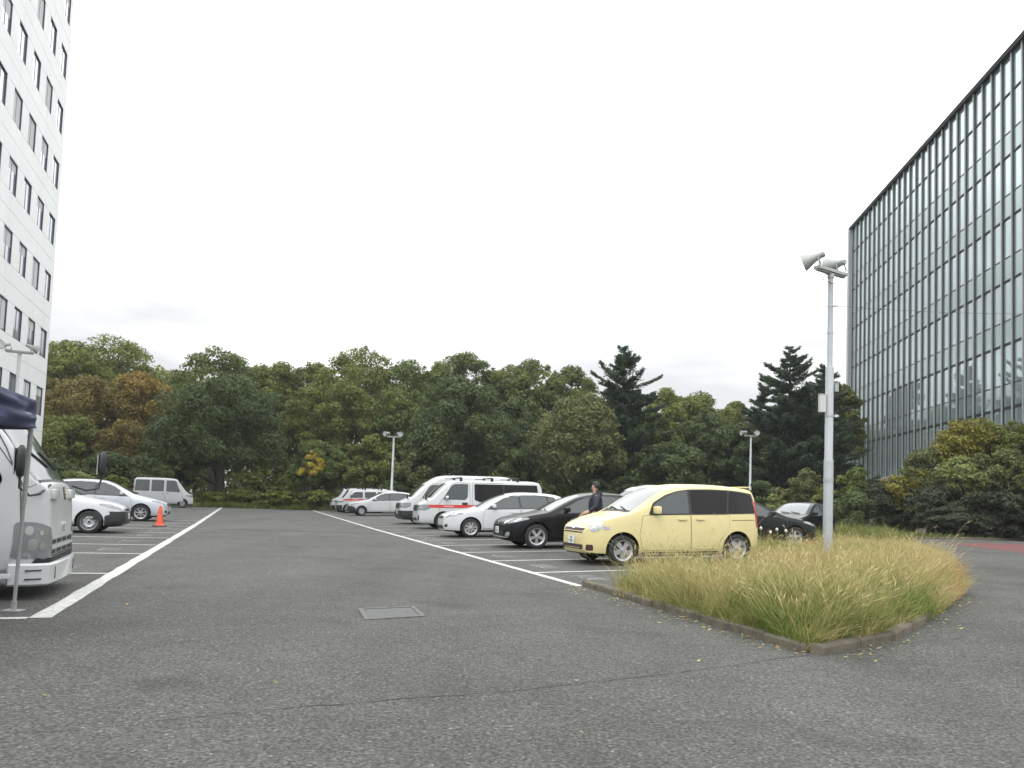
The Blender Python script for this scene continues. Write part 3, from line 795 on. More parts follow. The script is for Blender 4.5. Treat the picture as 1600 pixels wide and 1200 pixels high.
    def place(s, sfront, tc, turn=0.0, facing=-1, dz=0.0):
        """front bumper at s = sfront, centre line at t = tc; facing -1 looks to the left along the bays, +1 to the right"""
        hd = math.atan2(V[1], V[0]) + (math.pi if facing < 0 else 0) + R(turn)
        sc_ = sfront - facing * s.L / 2
        x, y = xy(sc_, tc); z = zst(sc_, tc)
        # stand on the slope
        def fwd(q): xx, yy = xy(sc_ + facing * q, tc); return zst(sc_ + facing * q, tc)
        wb = (s.wheels[-1] - s.wheels[0]); zf = fwd(s.L / 2 - s.wheels[0]); zr = fwd(s.L / 2 - s.wheels[-1])
        s.root.location = (x, y, (zf + zr) / 2 + dz)
        s.root.rotation_euler = (0, -math.atan2(zf - zr, max(wb, .5)), hd)
        s.root.rotation_mode = 'XYZ'
        s.root.rotation_euler = (Matrix.Rotation(hd, 3, 'Z') @ Matrix.Rotation(-math.atan2(zf - zr, max(wb, .5)), 3, 'Y')).to_euler()

def text_mesh(name, body, size, m, parent, Mx, ext=.002):
    cu = bpy.data.curves.new(name, 'FONT'); cu.body = body; cu.size = size; cu.extrude = ext; cu.align_x = 'CENTER'; cu.align_y = 'CENTER'
    o = bpy.data.objects.new(name, cu); COL.objects.link(o)
    dg = bpy.context.evaluated_depsgraph_get(); me = bpy.data.meshes.new_from_object(o.evaluated_get(dg))
    bpy.data.objects.remove(o); bpy.data.curves.remove(cu)
    me.name = name; me.transform(Mx); return link(name, me, m, parent)

# ---- cream yellow minivan
def minivan():
    c = Car('parked_minivan', 'cream yellow minivan with dark rear side glass parked beside the long grass', 'minivan', 4.10, 1.695,
        top=[(0, .56), (.03, .70), (.10, .80), (.22, .875), (.45, .955), (.75, 1.03), (.93, 1.075), (1.08, 1.15), (1.45, 1.385), (1.75, 1.545), (2.0, 1.625), (2.35, 1.668), (2.8, 1.672), (3.3, 1.655), (3.7, 1.62), (3.93, 1.585), (3.98, 1.50), (4.03, 1.2), (4.075, .95), (4.10, .72)],
        belt=[(0, .5), (.1, .70), (.3, .82), (.8, .955), (1.1, 1.005), (2, 1.03), (4.1, 1.06)],
        bot=[(0, .34), (.05, .24), (.25, .19), (.6, .17), (3.6, .18), (4.0, .25), (4.1, .36)],
        plan=[(0, .50), (.03, .62), (.08, .72), (.18, .83), (.35, .925), (.6, .975), (.9, 1), (3.4, 1), (3.75, .975), (3.95, .93), (4.06, .84), (4.10, .74)],
        wheels=(.76, 3.46), paint=M['yellow'], tumble=.20, rr=.15, R_=.305, arch=.36)
    # glass
    c.decal('windscreen', [(1.03, -.62, 0), (1.03, .62, 0), (1.4, .60, 0), (1.86, .54, 0), (1.86, -.54, 0), (1.4, -.60, 0)], (0, 0, -1), M['screen'], rnd=.06)
    # dark cowl under the screen
    c.decal('cowl', [(.95, -.60, 0), (.95, .60, 0), (1.03, .66, 0), (1.03, -.66, 0)], (0, 0, -1), M['plastic'], off=.003)
    gz0 = 1.045
    c.side('side_window', [(1.42, gz0 - .005), (1.50, gz0 + .20), (1.78, 1.40), (2.05, 1.49), (2.29, 1.525), (2.29, gz0)], M['glass'], rnd=.05, off=.006)
    c.side('side_window', [(2.355, gz0), (2.355, 1.527), (2.8, 1.535), (3.28, 1.52), (3.20, gz0)], M['privacy'], rnd=.04, off=.006)
    c.side('side_window', [(3.235, gz0), (3.315, 1.515), (3.6, 1.49), (3.86, 1.44), (3.96, gz0 + .02)], M['privacy'], rnd=.05, off=.006)
    c.side('window_surround', [(1.34, gz0 - .03), (1.46, gz0 + .22), (1.76, 1.425), (2.05, 1.512), (2.33, 1.547), (2.8, 1.555), (3.3, 1.54), (3.6, 1.51), (3.90, 1.465), (4.0, gz0 - .005), (2.3, gz0 - .025)], M['plastic'], rnd=.04, off=.003)
    c.decal('rear_window', [(4.1, -.58, 1.1), (4.1, .58, 1.1), (4.1, .54, 1.47), (4.1, -.54, 1.47)], (-1, 0, 0), M['privacy'], rnd=.06)
    # doors
    c.door([(1.20, .30), (1.13, .62), (1.21, 1.0), (2.31, 1.015), (2.31, .30)], (2.12, .93, .2))
    c.door([(2.335, .30), (2.335, 1.015), (3.27, 1.015), (3.24, .72), (3.02, .5), (2.98, .30)], (2.55, .93, .2))
    c.seam([(3.32, .90), (3.92, .905)], .014, m=mat('rail_slot', (.16, .10, .04), .6))
    c.side('fuel_flap', [(3.66, .70), (3.84, .70), (3.84, .86), (3.66, .86)], M['yellow'], (1,), off=.004, rnd=.03)
    c.seam([(1.2, .245), (2.98, .25)], .03, m=M['plastic'])
    # face
    for sg in (1, -1):
        h = c.decal('headlight', [(.3, sg * (.635 + .155 * math.cos(a_ * math.pi / 8) + .03 * math.sin(a_ * math.pi / 8)), .80 + .142 * math.sin(a_ * math.pi / 8)) for a_ in range(16)], (.8, -sg * .5, -.1), M['clearlens'], off=.006)
        c.decal('lamp_bulb', [(.3, sg * .58, .74), (.3, sg * .64, .74), (.3, sg * .66, .82), (.3, sg * .60, .83)], (.8, -sg * .5, -.1), M['chrome'], rnd=.03, off=.009, parent=h)
        c.decal('indicator', [(.4, sg * .735, .705), (.45, sg * .83, .735), (.45, sg * .825, .78), (.4, sg * .735, .78)], (.8, -sg * .5, -.1), M['clearlens'], rnd=.02, off=.008, parent=h)
        c.decal('fog_lamp_recess', [(.1, sg * .56, .30), (.1, sg * .68, .30), (.1, sg * .69, .42), (.1, sg * .57, .42)], (1, 0, 0), mat('fog_recess', (.05, .025, .02), .4), rnd=.03)
        c.decal('tail_light', [(4.05, sg * .72, .75), (4.05, sg * .84, .75), (4.0, sg * .82, 1.3), (4.0, sg * .70, 1.3)], (-.8, -sg * .5, 0), M['redlens'], rnd=.04)
    g = c.decal('grille', [(0, -.46, .69), (0, .46, .69), (0, .50, .745), (0, -.50, .745)], (1, 0, 0), mat('grille_brown', (.07, .04, .03), .5), rnd=.02)
    c.decal('grille_bar', [(0, -.46, .758), (0, .46, .758), (0, .47, .778), (0, -.47, .778)], (1, 0, -.2), M['chrome'], off=.01, parent=g)
    c.decal('badge', [(0, -.07, .735), (0, .07, .735), (0, .07, .80), (0, -.07, .80)], (1, 0, -.2), M['chrome'], off=.014, rnd=.03, parent=g)
    c.decal('grille_slot', [(0, -.47, .645), (0, .47, .645), (0, .46, .67), (0, -.46, .67)], (1, 0, 0), M['gap'], parent=g)
    c.decal('bumper_grille', [(0, -.48, .315), (0, .48, .315), (0, .50, .415), (0, -.50, .415)], (1, 0, 0), mat('bumper_grille', (.045, .024, .02), .5), rnd=.03)
    c.plate(.50, .0)
    c.wipers(.96, 1.1, .6)
    c.mirror(1.5, 1.12, M['yellow'], (.13, .17, .16))
    c.all_wheels('cap5')
    # antenna / rear spoiler lip
    mb = MB(); mb.box(c.P(3.86, 0, 1.607), (.25, 1.16, .03)); mb.build('spoiler', M['yellow'], c.root, bevel=.012, smooth=40)
    c.place(1.36, 3.74, 0); c.root.scale = (.975, .975, .975)
minivan()

# ---- black hatchback
def hatch(name, label, paint, L=4.06, W=1.685, H=1.46, tall=0, wheels=(.82, 3.37), style='alloy', privacy=False, R_=.305, est=False, mirror=None, cat='car', lower=None, bump=None, group=None):
    k = H / 1.46; e = L - 4.06
    top = [(0, .55), (.03, .66), (.12, .735), (.35, .81), (.75, .895), (1.05, .95), (1.18, .985), (1.5, 1.14), (1.85, 1.30), (2.1, 1.385), (2.4, 1.44), (2.75, 1.46), (3.2 + .6 * e, 1.445)]
    if est: top += [(L - .55, 1.405), (L - .32, 1.35), (L - .12, 1.10), (L - .04, .92), (L, .62)]
    else: top += [(L - .55, 1.36), (L - .30, 1.22), (L - .10, .98), (L - .03, .86), (L, .62)]
    top = [(x, z * (k if z > 1 else (1 + (k - 1) * max(0, (z - .6) / .4)))) for x, z in top]
    bt = .93 * (1 + (k - 1) * .6)
    c = Car(name, label, cat, L, W, top=top, belt=[(0, .48), (.12, .64), (.4, .745), (1.0, .845), (1.4, bt - .04), (2.4, bt), (L, bt + .04)],
        bot=[(0, .32), (.05, .22), (.25, .185), (.6, .165), (L - .5, .175), (L - .1, .25), (L, .36)],
        plan=[(0, .56), (.03, .68), (.08, .77), (.18, .86), (.35, .935), (.6, .98), (.9, 1), (L - .8, 1), (L - .35, .97), (L - .15, .90), (L - .05, .80), (L, .70)],
        wheels=wheels, paint=paint, tumble=.42 - .1 * (k - 1), rr=.13, R_=R_, arch=R_ + .05, group=group)
    rf = top[11][1]
    gl = M['privacy'] if privacy else M['glass']
    c.decal('windscreen', [(1.18, -.66, 0), (1.16, 0, 0), (1.18, .66, 0), (1.6, .60, 0), (2.1, .50, 0), (2.14, 0, 0), (2.1, -.50, 0), (1.6, -.60, 0)], (0, 0, -1), M['screen'], rnd=.06)
    zz = bt + .015; e2 = L - .75 if not est else L - .42
    hz = rf - .115
    c.side('side_window', [(1.46, zz - .04), (1.62, zz + .09), (1.95, hz - .13), (2.2, hz - .035), (2.46, hz), (2.50, zz)], M['glass'], rnd=.04, off=.006)
    c.side('side_window', [(2.56, zz), (2.53, hz + .002), (2.9, hz + .005), (3.25 + e * .7, hz - .035), (3.33 + e * .7, zz + .01)], gl, rnd=.04, off=.006)
    if est: c.side('side_window', [(3.39 + e * .7, zz + .01), (3.31 + e * .7, hz - .045), (L - .62, hz - .085), (L - .5, zz + .09), (L - .55, zz + .02)], gl, rnd=.04, off=.006)
    else: c.side('side_window', [(3.39 + e * .7, zz + .02), (3.31 + e * .7, hz - .05), (L - .62, hz - .14), (L - .5, zz + .09)], gl, rnd=.03, off=.006)
    c.side('window_surround', [(1.36, zz - .055), (1.58, zz + .10), (1.93, hz - .11), (2.2, hz - .012), (2.48, hz + .022), (2.9, hz + .026), (3.3 + e * .7, hz - .015), (L - .58, hz - (.06 if est else .12)), (L - .43, zz + .08), (L - .52, zz - .01), (2.5, zz - .022)], M['plastic'], rnd=.03, off=.003)
    c.decal('rear_window', [(L, -.56, .98), (L, .56, .98), (L, .48, rf - .14), (L, -.48, rf - .14)], (-1, 0, -.25), M['privacy'], rnd=.05)
    c.door([(1.27, .30), (1.25, .60), (1.34, zz - .055), (2.52, zz - .035), (2.52, .30)], (2.30, .80 * k, .2), hm=None)
    c.door([(2.55, .30), (2.55, zz - .035), (3.36 + e * .7, zz - .03), (3.32 + e * .7, .72), (wheels[1] - R_ - .13, .56), (wheels[1] - R_ - .16, .30)], (3.2 + e * .7, .82 * k, .2))
    for sg in (1, -1):
        h = c.decal('headlight', [(.1, sg * .40, .63), (.15, sg * .42, .70), (.3, sg * .62, .755), (.6, sg * .80, .80), (.6, sg * .83, .76), (.3, sg * .74, .67), (.15, sg * .60, .63)], (.8, -sg * .55, -.12), M['lens'], rnd=.03, off=.006)
        c.decal('lamp_bulb', [(.2, sg * .52, .665), (.2, sg * .60, .665), (.2, sg * .61, .715), (.2, sg * .53, .715)], (.8, -sg * .55, -.12), M['chrome'], rnd=.03, off=.009, parent=h)
        c.decal('fog_lamp_recess', [(.1, sg * .55, .33), (.1, sg * .70, .34), (.1, sg * .70, .44), (.1, sg * .60, .42)], (1, -sg * .3, 0), M['plastic'] if paint is not M['black'] else M['chrome'], rnd=.03)
        c.decal('tail_light', [(L - .05, sg * .58, .82), (L, sg * .80, .80), (L - .1, sg * .82, .98), (L - .1, sg * .62, .98)], (-.8, -sg * .5, 0), M['redlens'], rnd=.04)
    g = c.decal('grille', [(0, -.42, .60), (0, .42, .60), (0, .40, .675), (0, -.40, .675)], (1, 0, 0), M['plastic'], rnd=.02)
    c.decal('badge', [(0, -.055, .61), (0, .055, .61), (0, .055, .70), (0, -.055, .70)], (1, 0, -.1), M['chrome'], off=.01, rnd=.05, parent=g)
    c.decal('bumper_grille', [(0, -.52, .27), (0, .52, .27), (0, .48, .39), (0, -.48, .39)], (1, 0, 0), M['plastic'], rnd=.03)
    if lower:
        for dd in ((1, .45, 0), (1, -.45, 0)): pass
        c.decal('bumper', [(0, -.9, .25), (0, .9, .25), (0, .9, lower), (0, .3, lower - .02), (0, -.3, lower - .02), (0, -.9, lower)], (1, 0, 0), M['plastic'], off=.006)
        for sg in (1, -1): c.decal('bumper_corner', [(.02, 0, .24), (wheels[0] - R_ - .06, 0, .22), (wheels[0] - R_ - .06, 0, lower - .13), (.12, 0, lower), (.02, 0, lower)], (0, -sg, 0), M['plastic'], off=.010, rnd=.02)
    c.plate(.47)
    c.wipers(1.12, 1, .6)
    c.mirror(1.62, zz + .06, mirror or paint, (.12, .19, .13))
    c.all_wheels(style)
    return c
bk = hatch('parked_hatchback', 'black hatchback with silver five spoke wheels parked next to the cream minivan', M['black'], style='alloy', R_=.315)
bk.decal('bumper_trim', [(0, -.68, .30), (0, -.62, .285), (0, .62, .285), (0, .68, .30), (0, .66, .315), (0, -.66, .315)], (1, 0, 0), M['chrome'], off=.012)
bk.place(1.42, 8.55, -3)
wg = hatch('parked_wagon', 'white estate car with eight spoke wheel covers between the black hatchback and the striped van', M['white'], L=4.30, W=1.695, H=1.475, wheels=(.86, 3.42), style='cap8', est=True)
wg.place(1.2, 14.0, -4)
far_w = hatch('parked_hatchback', 'plain white hatchback with unpainted black bumper next to the striped van with roof rack', M['white2'], L=4.2, W=1.67, H=1.50, wheels=(.80, 3.33), style='steel', est=True, R_=.29, lower=.60)
far_w.place(1.0, 37.6, 0)
sl = hatch('parked_hatchback', 'silver hatchback with thin spoked wheels behind the orange cone', M['silver'], L=4.45, W=1.77, H=1.55, wheels=(.93, 3.63), style='multi', R_=.315)
sl.place(-7.75, 22.6, 0, facing=1)
av = hatch('parked_van', 'white work estate with black bumper and steel wheels half hidden by the truck', M['white'], L=4.37, W=1.695, H=1.50, wheels=(.83, 3.36), style='steel', est=True, R_=.30, lower=.60, cat='van')
av.place(-7.98, 13.2, 0, facing=1)
rj = hatch('parked_hatchback', 'dark green black hatchback with alloy wheels seen past the rear of the cream minivan', M['dgreen'], L=4.3, W=1.75, H=1.47, wheels=(.86, 3.48), style='alloy', R_=.315)
rk = hatch('parked_hatchback', 'black car with bright windscreen parked by the shrubs behind the floodlight pole', M['black'], L=4.2, W=1.75, H=1.50, wheels=(.84, 3.40), style='multi', R_=.32)
def place_px(c, px, d, heading):
    """nose of the car under picture column px at depth d"""
    p = at(px, d); hd = R(heading); c.root.rotation_euler = (0, 0, hd)
    x, y = p.x - math.cos(hd) * c.L / 2, p.y - math.sin(hd) * c.L / 2
    c.root.location = (x, y, gz(x, y))
place_px(rj, 1262, 24.5, 8)
place_px(rk, 1214, 31.0, 226)
# ---- box vans
def boxvan(name, label, L, W, H, paint, wheels, highroof=False, stripe=False, bumper=None, R_=.33, kei=False, rack=False, group=None, nosew=.80, privacy=True, black_face=False):
    h = H
    if kei:
        top = [(0, .55), (.02, .78), (.06, .86), (.16, .93), (.34, 1.0), (.50, 1.14), (.70, 1.42), (.92, 1.70), (1.05, h - .10), (1.25, h - .03), (1.8, h), (L - .5, h - .02), (L - .16, h - .06), (L - .06, h - .22), (L - .02, 1.0), (L, .6)]
        belt = [(0, .5), (.1, .78), (.35, .95), (.7, 1.04), (L, 1.06)]; wx = (.52, .40, .95)
    else:
        top = [(0, .6), (.02, .86), (.06, .98), (.16, 1.07), (.36, 1.16), (.50, 1.24), (.75, 1.48), (1.05, 1.76), (1.25, min(h, 1.99) - .09), (1.5, min(h, 2.06) - .015)]
        if highroof: top += [(1.8, h - .09), (2.15, h - .02), (2.6, h)]
        else: top += [(1.9, h)]
        top += [(L - .6, h - .01), (L - .2, h - .05), (L - .07, h - .25), (L - .02, 1.0), (L, .6)]
        belt = [(0, .55), (.1, .88), (.4, 1.06), (.8, 1.16), (L, 1.19)]; wx = (.54, .55, 1.3)
    plan = [(0, nosew - .14), (.03, nosew - .04), (.09, nosew + .05), (.2, .92), (.4, .975), (.7, 1), (L - .4, 1), (L - .12, .97), (L - .03, .92), (L, .88)]
    c = Car(name, label, 'van', L, W, top, belt, [(0, .34), (.05, .24), (.3, .2), (L - .3, .22), (L, .34)], plan, wheels, paint, tumble=.13, rr=.13 if not highroof else .18, crown=.04, R_=R_, arch=R_ + .055, group=group)
    b = belt[-2][1]; hz = min(h, 2.0) - .17
    pv = M['privacy'] if privacy else M['glass']
    if kei:
        c.decal('windscreen', [(.42, -.56, 1.07), (.42, .56, 1.07), (.98, .52, h - .19), (.98, -.52, h - .19)], (.75, 0, -.66), M['screen'], rnd=.05)
        c.side('side_window', [(.86, b + .01), (1.12, hz - .04), (1.28, hz), (1.72, hz), (1.72, b + .02)], M['glass'], rnd=.04, off=.006)
        c.side('side_window', [(1.86, b + .02), (1.86, hz), (2.62, hz), (2.62, b + .02)], M['glass'], rnd=.05, off=.006)
        c.side('side_window', [(2.74, b + .02), (2.74, hz), (L - .18, hz - .01), (L - .14, b + .02)], M['glass'], rnd=.05, off=.006)
        c.door([(.62, .42), (.66, .7), (.78, b - .02), (1.76, b - .01), (1.76, .32), (1.0, .32), (.93, .40)], (1.62, b - .12, .13), hm=M['plastic'])
        c.door([(1.80, .32), (1.80, b - .01), (2.68, b - .01), (2.68, .32)], (1.92, b - .12, .13), hm=M['plastic'])
        hl = (.72, .86)
    else:
        c.decal('windscreen', [(.53, -.66, 1.25), (.53, .66, 1.25), (1.1, .62, 1.8), (1.18, .60, 1.84), (1.18, -.60, 1.84), (1.1, -.62, 1.8)], (.72, 0, -.69), M['glass'], rnd=.05)
        c.side('side_window', [(.98, b + .03), (1.30, hz - .12), (1.46, hz - .01), (2.02, hz), (2.0, b + .12), (1.88, b + .02)], M['glass'], rnd=.06, off=.006)
        c.side('side_window', [(2.28, b + .02), (2.28, hz), (L - .28, hz - .02), (L - .22, b + .05), (3.0, b - .03), (2.5, b - .06)], pv, rnd=.05, off=.006)
        c.side('window_pillar', [(3.48, b + .0), (3.48, hz - .01), (3.54, hz - .01), (3.54, b + .0)], M['gap'], off=.008)
        c.seam([(.88, .62), (.80, .98), (.93, b - .01), (1.36, hz - .05), (1.48, hz + .045), (2.06, hz + .05), (2.10, b + .1), (2.08, .55), (1.72, .34)], .015)
        c.seam([(2.20, .34), (2.20, hz + .05), (3.50, hz + .04)], .014); c.seam([(3.52, .34), (3.52, b - .08)], .014); c.seam([(3.3, b - .17), (L - .1, b - .15)], .02)
        for sg in (1, -1):
            d = c.side('door_recess', [(1.76, .98), (2.0, .98), (2.0, 1.08), (1.76, 1.08)], M['plastic'], (sg,), rnd=.04, off=.005)[0]
            c.side('handle', [(1.79, 1.02), (1.97, 1.02), (1.97, 1.055), (1.79, 1.055)], M['plastic'], (sg,), off=.02, thick=.015, parent=d)
        hl = (.74, .98)
    yw = W / 2
    for sg in (1, -1):
        hh = c.decal('headlight', [(.1, sg * (yw - .38), hl[0] + .03), (.1, sg * (yw - .40), hl[1] - .03), (.3, sg * (yw - .14), hl[1]), (.45, sg * (yw - .01), hl[1] + .01), (.45, sg * (yw), hl[0] + .08), (.3, sg * (yw - .10), hl[0])], (.78, -sg * .6, 0), M['lens'], rnd=.04, off=.006)
        c.decal('lamp_bulb', [(.2, sg * (yw - .27), hl[0] + .07), (.2, sg * (yw - .19), hl[0] + .07), (.2, sg * (yw - .19), hl[1] - .07), (.2, sg * (yw - .27), hl[1] - .07)], (.78, -sg * .6, 0), M['chrome'], rnd=.03, off=.009, parent=hh)
        c.decal('tail_light', [(L, sg * (yw - .16), .9), (L, sg * (yw - .04), .9), (L, sg * (yw - .06), 1.4), (L, sg * (yw - .16), 1.4)], (-1, -sg * .3, 0), M['redlens'], rnd=.03)
        if not kei: c.decal('bumper_vent', [(.08, sg * (yw - .30), .36), (.12, sg * (yw - .2), .38), (.1, sg * (yw - .2), .58), (.1, sg * (yw - .27), .55)], (.9, -sg * .4, 0), M['plastic'], rnd=.03, off=.008)
    g = c.decal('grille', [(0, -yw + .42, hl[0] - .02), (0, yw - .42, hl[0] - .02), (0, yw - .42, hl[1] - .02), (0, -yw + .42, hl[1] - .02)], (1, 0, 0), M['plastic'], rnd=.03)
    if not kei:
        for zz in (hl[0] + .04, hl[1] - .06): c.decal('grille_bar', [(0, -yw + .46, zz - .014), (0, yw - .46, zz - .014), (0, yw - .46, zz + .014), (0, -yw + .46, zz + .014)], (1, 0, 0), M['chrome'], off=.012, parent=g)
        c.decal('badge', [(0, -.07, hl[0] + .04), (0, .07, hl[0] + .04), (0, .07, hl[1] - .05), (0, -.07, hl[1] - .05)], (1, 0, 0), M['chrome'], off=.015, rnd=.06, parent=g)
    c.decal('bumper_grille', [(0, -.5, .33), (0, .5, .33), (0, .46, .45), (0, -.46, .45)], (1, 0, 0), M['plastic'], rnd=.03)
    if bumper:
        c.decal('bumper', [(0, -.95, .22), (0, .95, .22), (0, .95, bumper), (0, -.95, bumper)], (1, 0, 0), M['plastic'], off=.007)
        for sg in (1, -1): c.side('bumper_corner', [(.03, .24), (wheels[0] - R_ - .08 if wheels[0] > .6 else .12, .24), (wheels[0] - R_ - .08 if wheels[0] > .6 else .12, bumper), (.03, bumper)], M['plastic'], (sg,), off=.007)
    if stripe:
        sz = .86
        for sg in (1, -1):
            st_o = c.side('stripe', [(.44, sz), (L - .1, sz), (L - .1, sz + .12), (.40, sz + .12)], M['red'], (sg,), off=.007)[0]
            c.side('stripe_lettering', [(1.0, sz + .035), (1.42, sz + .035), (1.42, sz + .085), (1.0, sz + .085)], mat('stripe_lettering', (.6, .3, .28), .5), (sg,), off=.009, parent=st_o)
    if rack:
        zr = h + .0
        for xf in ((1.9, 3.0) if L < 4.5 else (1.75, 3.05, 4.15)):
            mb = MB(); mb.tube([c.P(xf, -yw + .22, zr + .09), c.P(xf, yw - .22, zr + .09)], .022, 6)
            for sg in (1, -1): mb.box(c.P(xf, sg * (yw - .2), zr + .0), (.10, .07, .18)); mb.box(c.P(xf - .2, sg * (yw - .22), zr + .055), (.4, .03, .025))
            mb.build('roof_bar', M['plastic'], c.root)
    c.decal('rear_window', [(L, -yw + .2, b + .05), (L, yw - .2, b + .05), (L, yw - .24, hz), (L, -yw + .24, hz)], (-1, 0, 0), M['privacy'], rnd=.05)
    c.plate(.55 if not kei else .45)
    c.all_wheels('steel')
    if kei: c.mirror(.92, b + .12, M['plastic'], (.08, .12, .18))
    else:
        c.mirror(1.12, b + .10, M['white'] if not black_face else M['chrome'], (.11, .2, .17))
        # the blind-spot mirror on the nose corner
        for sg in (1,):
            mb = MB(); mb.tube([c.P(.42, sg * (yw - .2), 1.1), c.P(.30, sg * (yw - .12), 1.22)], .018, 6); mb.box(c.P(.30, sg * (yw - .1), 1.27), (.07, .13, .2)); mb.build('nose_mirror', M['plastic'], c.root, bevel=.015)
    return c
nv = boxvan('parked_van', 'long white van with a red side stripe and black roof bars', 5.25, 1.695, 2.0, M['white2'], (1.0, 3.9), stripe=True, rack=True, black_face=True)
nv.place(1.62, 20.1, -2)
hi = boxvan('parked_van', 'high roofed white van with dark lower bumper behind the red striped van', 5.5, 1.85, 2.3, M['white2'], (1.05, 4.1), highroof=True, bumper=.62)
hi.place(1.8, 25.0, -1)
ad = boxvan('parked_van', 'white van with red stripe and roof rack at the far end of the right row', 4.2, 1.68, 1.62, M['white2'], (.72, 3.22), stripe=True, rack=True, bumper=.56, kei=True, R_=.29)
ad.place(.9, 43.0, 0)
a2 = boxvan('parked_van', 'farthest white van of the right row, mostly hidden by the striped one', 4.2, 1.68, 1.72, M['white2'], (.72, 3.22), kei=True, R_=.29, bumper=.5, rack=True)
a2.place(.9, 46.3, 0)
kv = boxvan('parked_van', 'small white box shaped van alone at the far left by the dark trees', 3.75, 1.6, 1.98, M['white2'], (.66, 3.0), kei=True, R_=.28, privacy=False)
kv.place(-8.35, 46.4, 4, facing=1)

hid = boxvan('parked_van', 'white van mostly hidden behind the cream minivan, only its pale roof showing', 4.7, 1.70, 2.19, M['white2'], (1.0, 3.5), highroof=True)
place_px(hid, 948, 38.5, 197)

# ---- white truck cab
def truck():
    L, W = 1.72, 1.75
    top = [(0, .55), (.015, .98), (.04, 1.18), (.08, 1.25), (.14, 1.31), (.34, 1.62), (.55, 1.93), (.68, 2.06), (.85, 2.12), (1.2, 2.15), (1.6, 2.15), (1.68, 2.10), (1.72, 1.95)]
    belt = [(0, .5), (.05, 1.10), (.15, 1.16), (.5, 1.2), (1.72, 1.22)]
    c = Car('parked_truck', 'white cab over truck with large clear headlamps nosing out from under the navy tent', 'truck', L, W, top, belt,
            [(0, .36), (.04, .30), (.2, .28), (1.72, .30)], [(0, .80), (.02, .86), (.06, .905), (.14, .95), (.3, .985), (.5, 1), (1.6, 1), (1.72, .98)],
            (1.02,), M['white2'], tumble=.10, rr=.14, R_=.345, arch=.43)
    yw = W / 2
    c.decal('windscreen', [(.10, -.80, 1.29), (.10, .80, 1.29), (.3, .785, 1.6), (.6, .75, 1.96), (.6, -.75, 1.96), (.3, -.785, 1.6)], (.8, 0, -.6), M['screen'], rnd=.04, off=.006)
    c.decal('windscreen_seal', [(.08, -.835, 1.265), (.08, .835, 1.265), (.3, .82, 1.6), (.62, .785, 1.985), (.62, -.785, 1.985), (.3, -.82, 1.6)], (.8, 0, -.6), M['plastic'], rnd=.05, off=.003)
    c.side('side_window', [(.44, 1.24), (.72, 1.85), (.86, 1.92), (1.5, 1.93), (1.55, 1.28), (.9, 1.05), (.55, 1.13)], M['privacy'], rnd=.07, off=.006)
    c.seam([(.27, .50), (.25, .75), (.29, 1.22), (.45, 1.60), (.66, 1.97), (.85, 2.03), (1.6, 2.04), (1.62, .55)], .016)
    for sg in (1, -1):
        h = c.decal('headlight', [(.12, sg * (yw - .26), .43), (.3, sg * (yw), .43), (.3, sg * (yw), .82), (.2, sg * (yw - .10), .82), (.1, sg * (yw - .26), .76), (.1, sg * (yw - .34), .65), (.1, sg * (yw - .31), .52)], (.8, -sg * .6, 0), mat('truck_lamp_lens', (.27, .285, .30), .12, metal=.3, coat=.7, noise=(6, .2, 0)), rnd=.05, off=.007)
        for (a, zz, rr_) in ((.05, .73, .05), (.09, .58, .065), (.19, .57, .05), (.04, .48, .022), (.17, .71, .03)):
            pts = [(.2, sg * (yw - a) + sg * rr_ * .8 * math.cos(k * math.pi / 5), zz + rr_ * math.sin(k * math.pi / 5)) for k in range(10)]
            c.decal('lamp_bulb', pts, (.8, -sg * .6, 0), M['chrome'], off=.010, parent=h)
        c.side('wheel_step', [(.34, .30), (.58, .30), (.58, .50), (.34, .50)], M['white2'], (sg,), off=.012)
    gb = c.decal('grille', [(0, -.62, .445), (0, .62, .445), (0, .62, .46), (0, -.62, .46)], (1, 0, 0), M['gap'], off=.004)
    for zz in (.47, .575):
        for k in range(4):
            y0 = -.66 + k * .335
            c.decal('grille_slot', [(0, y0, zz), (0, y0 + .26, zz), (0, y0 + .26, zz + .045), (0, y0, zz + .045)], (1, 0, 0), M['gap'], off=.006, parent=gb)
    for zz in (.54, .645):
        c.decal('grille_bar', [(0, -.66, zz - .012), (0, .66, zz - .012), (0, .66, zz + .016), (0, -.66, zz + .016)], (1, 0, 0), M['white'], off=.014, parent=gb)
    c.decal('bumper_shadow_gap', [(0, -.86, .37), (0, .86, .37), (0, .86, .44), (0, -.86, .44)], (1, 0, 0), M['gap'], off=.012)  # dark strip painting the shadow in the gap between grille and bumper
    # bumper: a real bar that wraps the nose
    mb = MB(); pts = [(.34, yw + .0), (.14, yw - .02), (.0, yw - .12), (-.018, yw - .32), (-.03, .3), (-.032, 0)]
    pts = pts + [(x, -y) for x, y in pts[-2::-1]]
    prof = [(0, .15), (-.03, .17), (-.035, .365), (-.012, .385), (.06, .385), (.06, .15)]
    rows = []
    for i, (x, y) in enumerate(pts):
        a = Vector(pts[max(i - 1, 0)]); b = Vector(pts[min(i + 1, len(pts) - 1)]); d = (b - a).normalized(); n = Vector((d.y, -d.x))
        if n.x > 0 and abs(y) < .5: n = -n
        nn = Vector((x - .6, y * .8)).normalized()
        rows.append([c.P(x - nn.x * q[0] * 1, y - nn.y * q[0], q[1]) for q in prof])
    k = len(prof); vs = [v for r_ in rows for v in r_]; fs = []
    for i in range(len(rows) - 1):
        for j in range(k): fs.append((i * k + j, i * k + (j + 1) % k, (i + 1) * k + (j + 1) % k, (i + 1) * k + j))
    fs += [tuple(range(k)), tuple(range((len(rows) - 1) * k, len(rows) * k))]
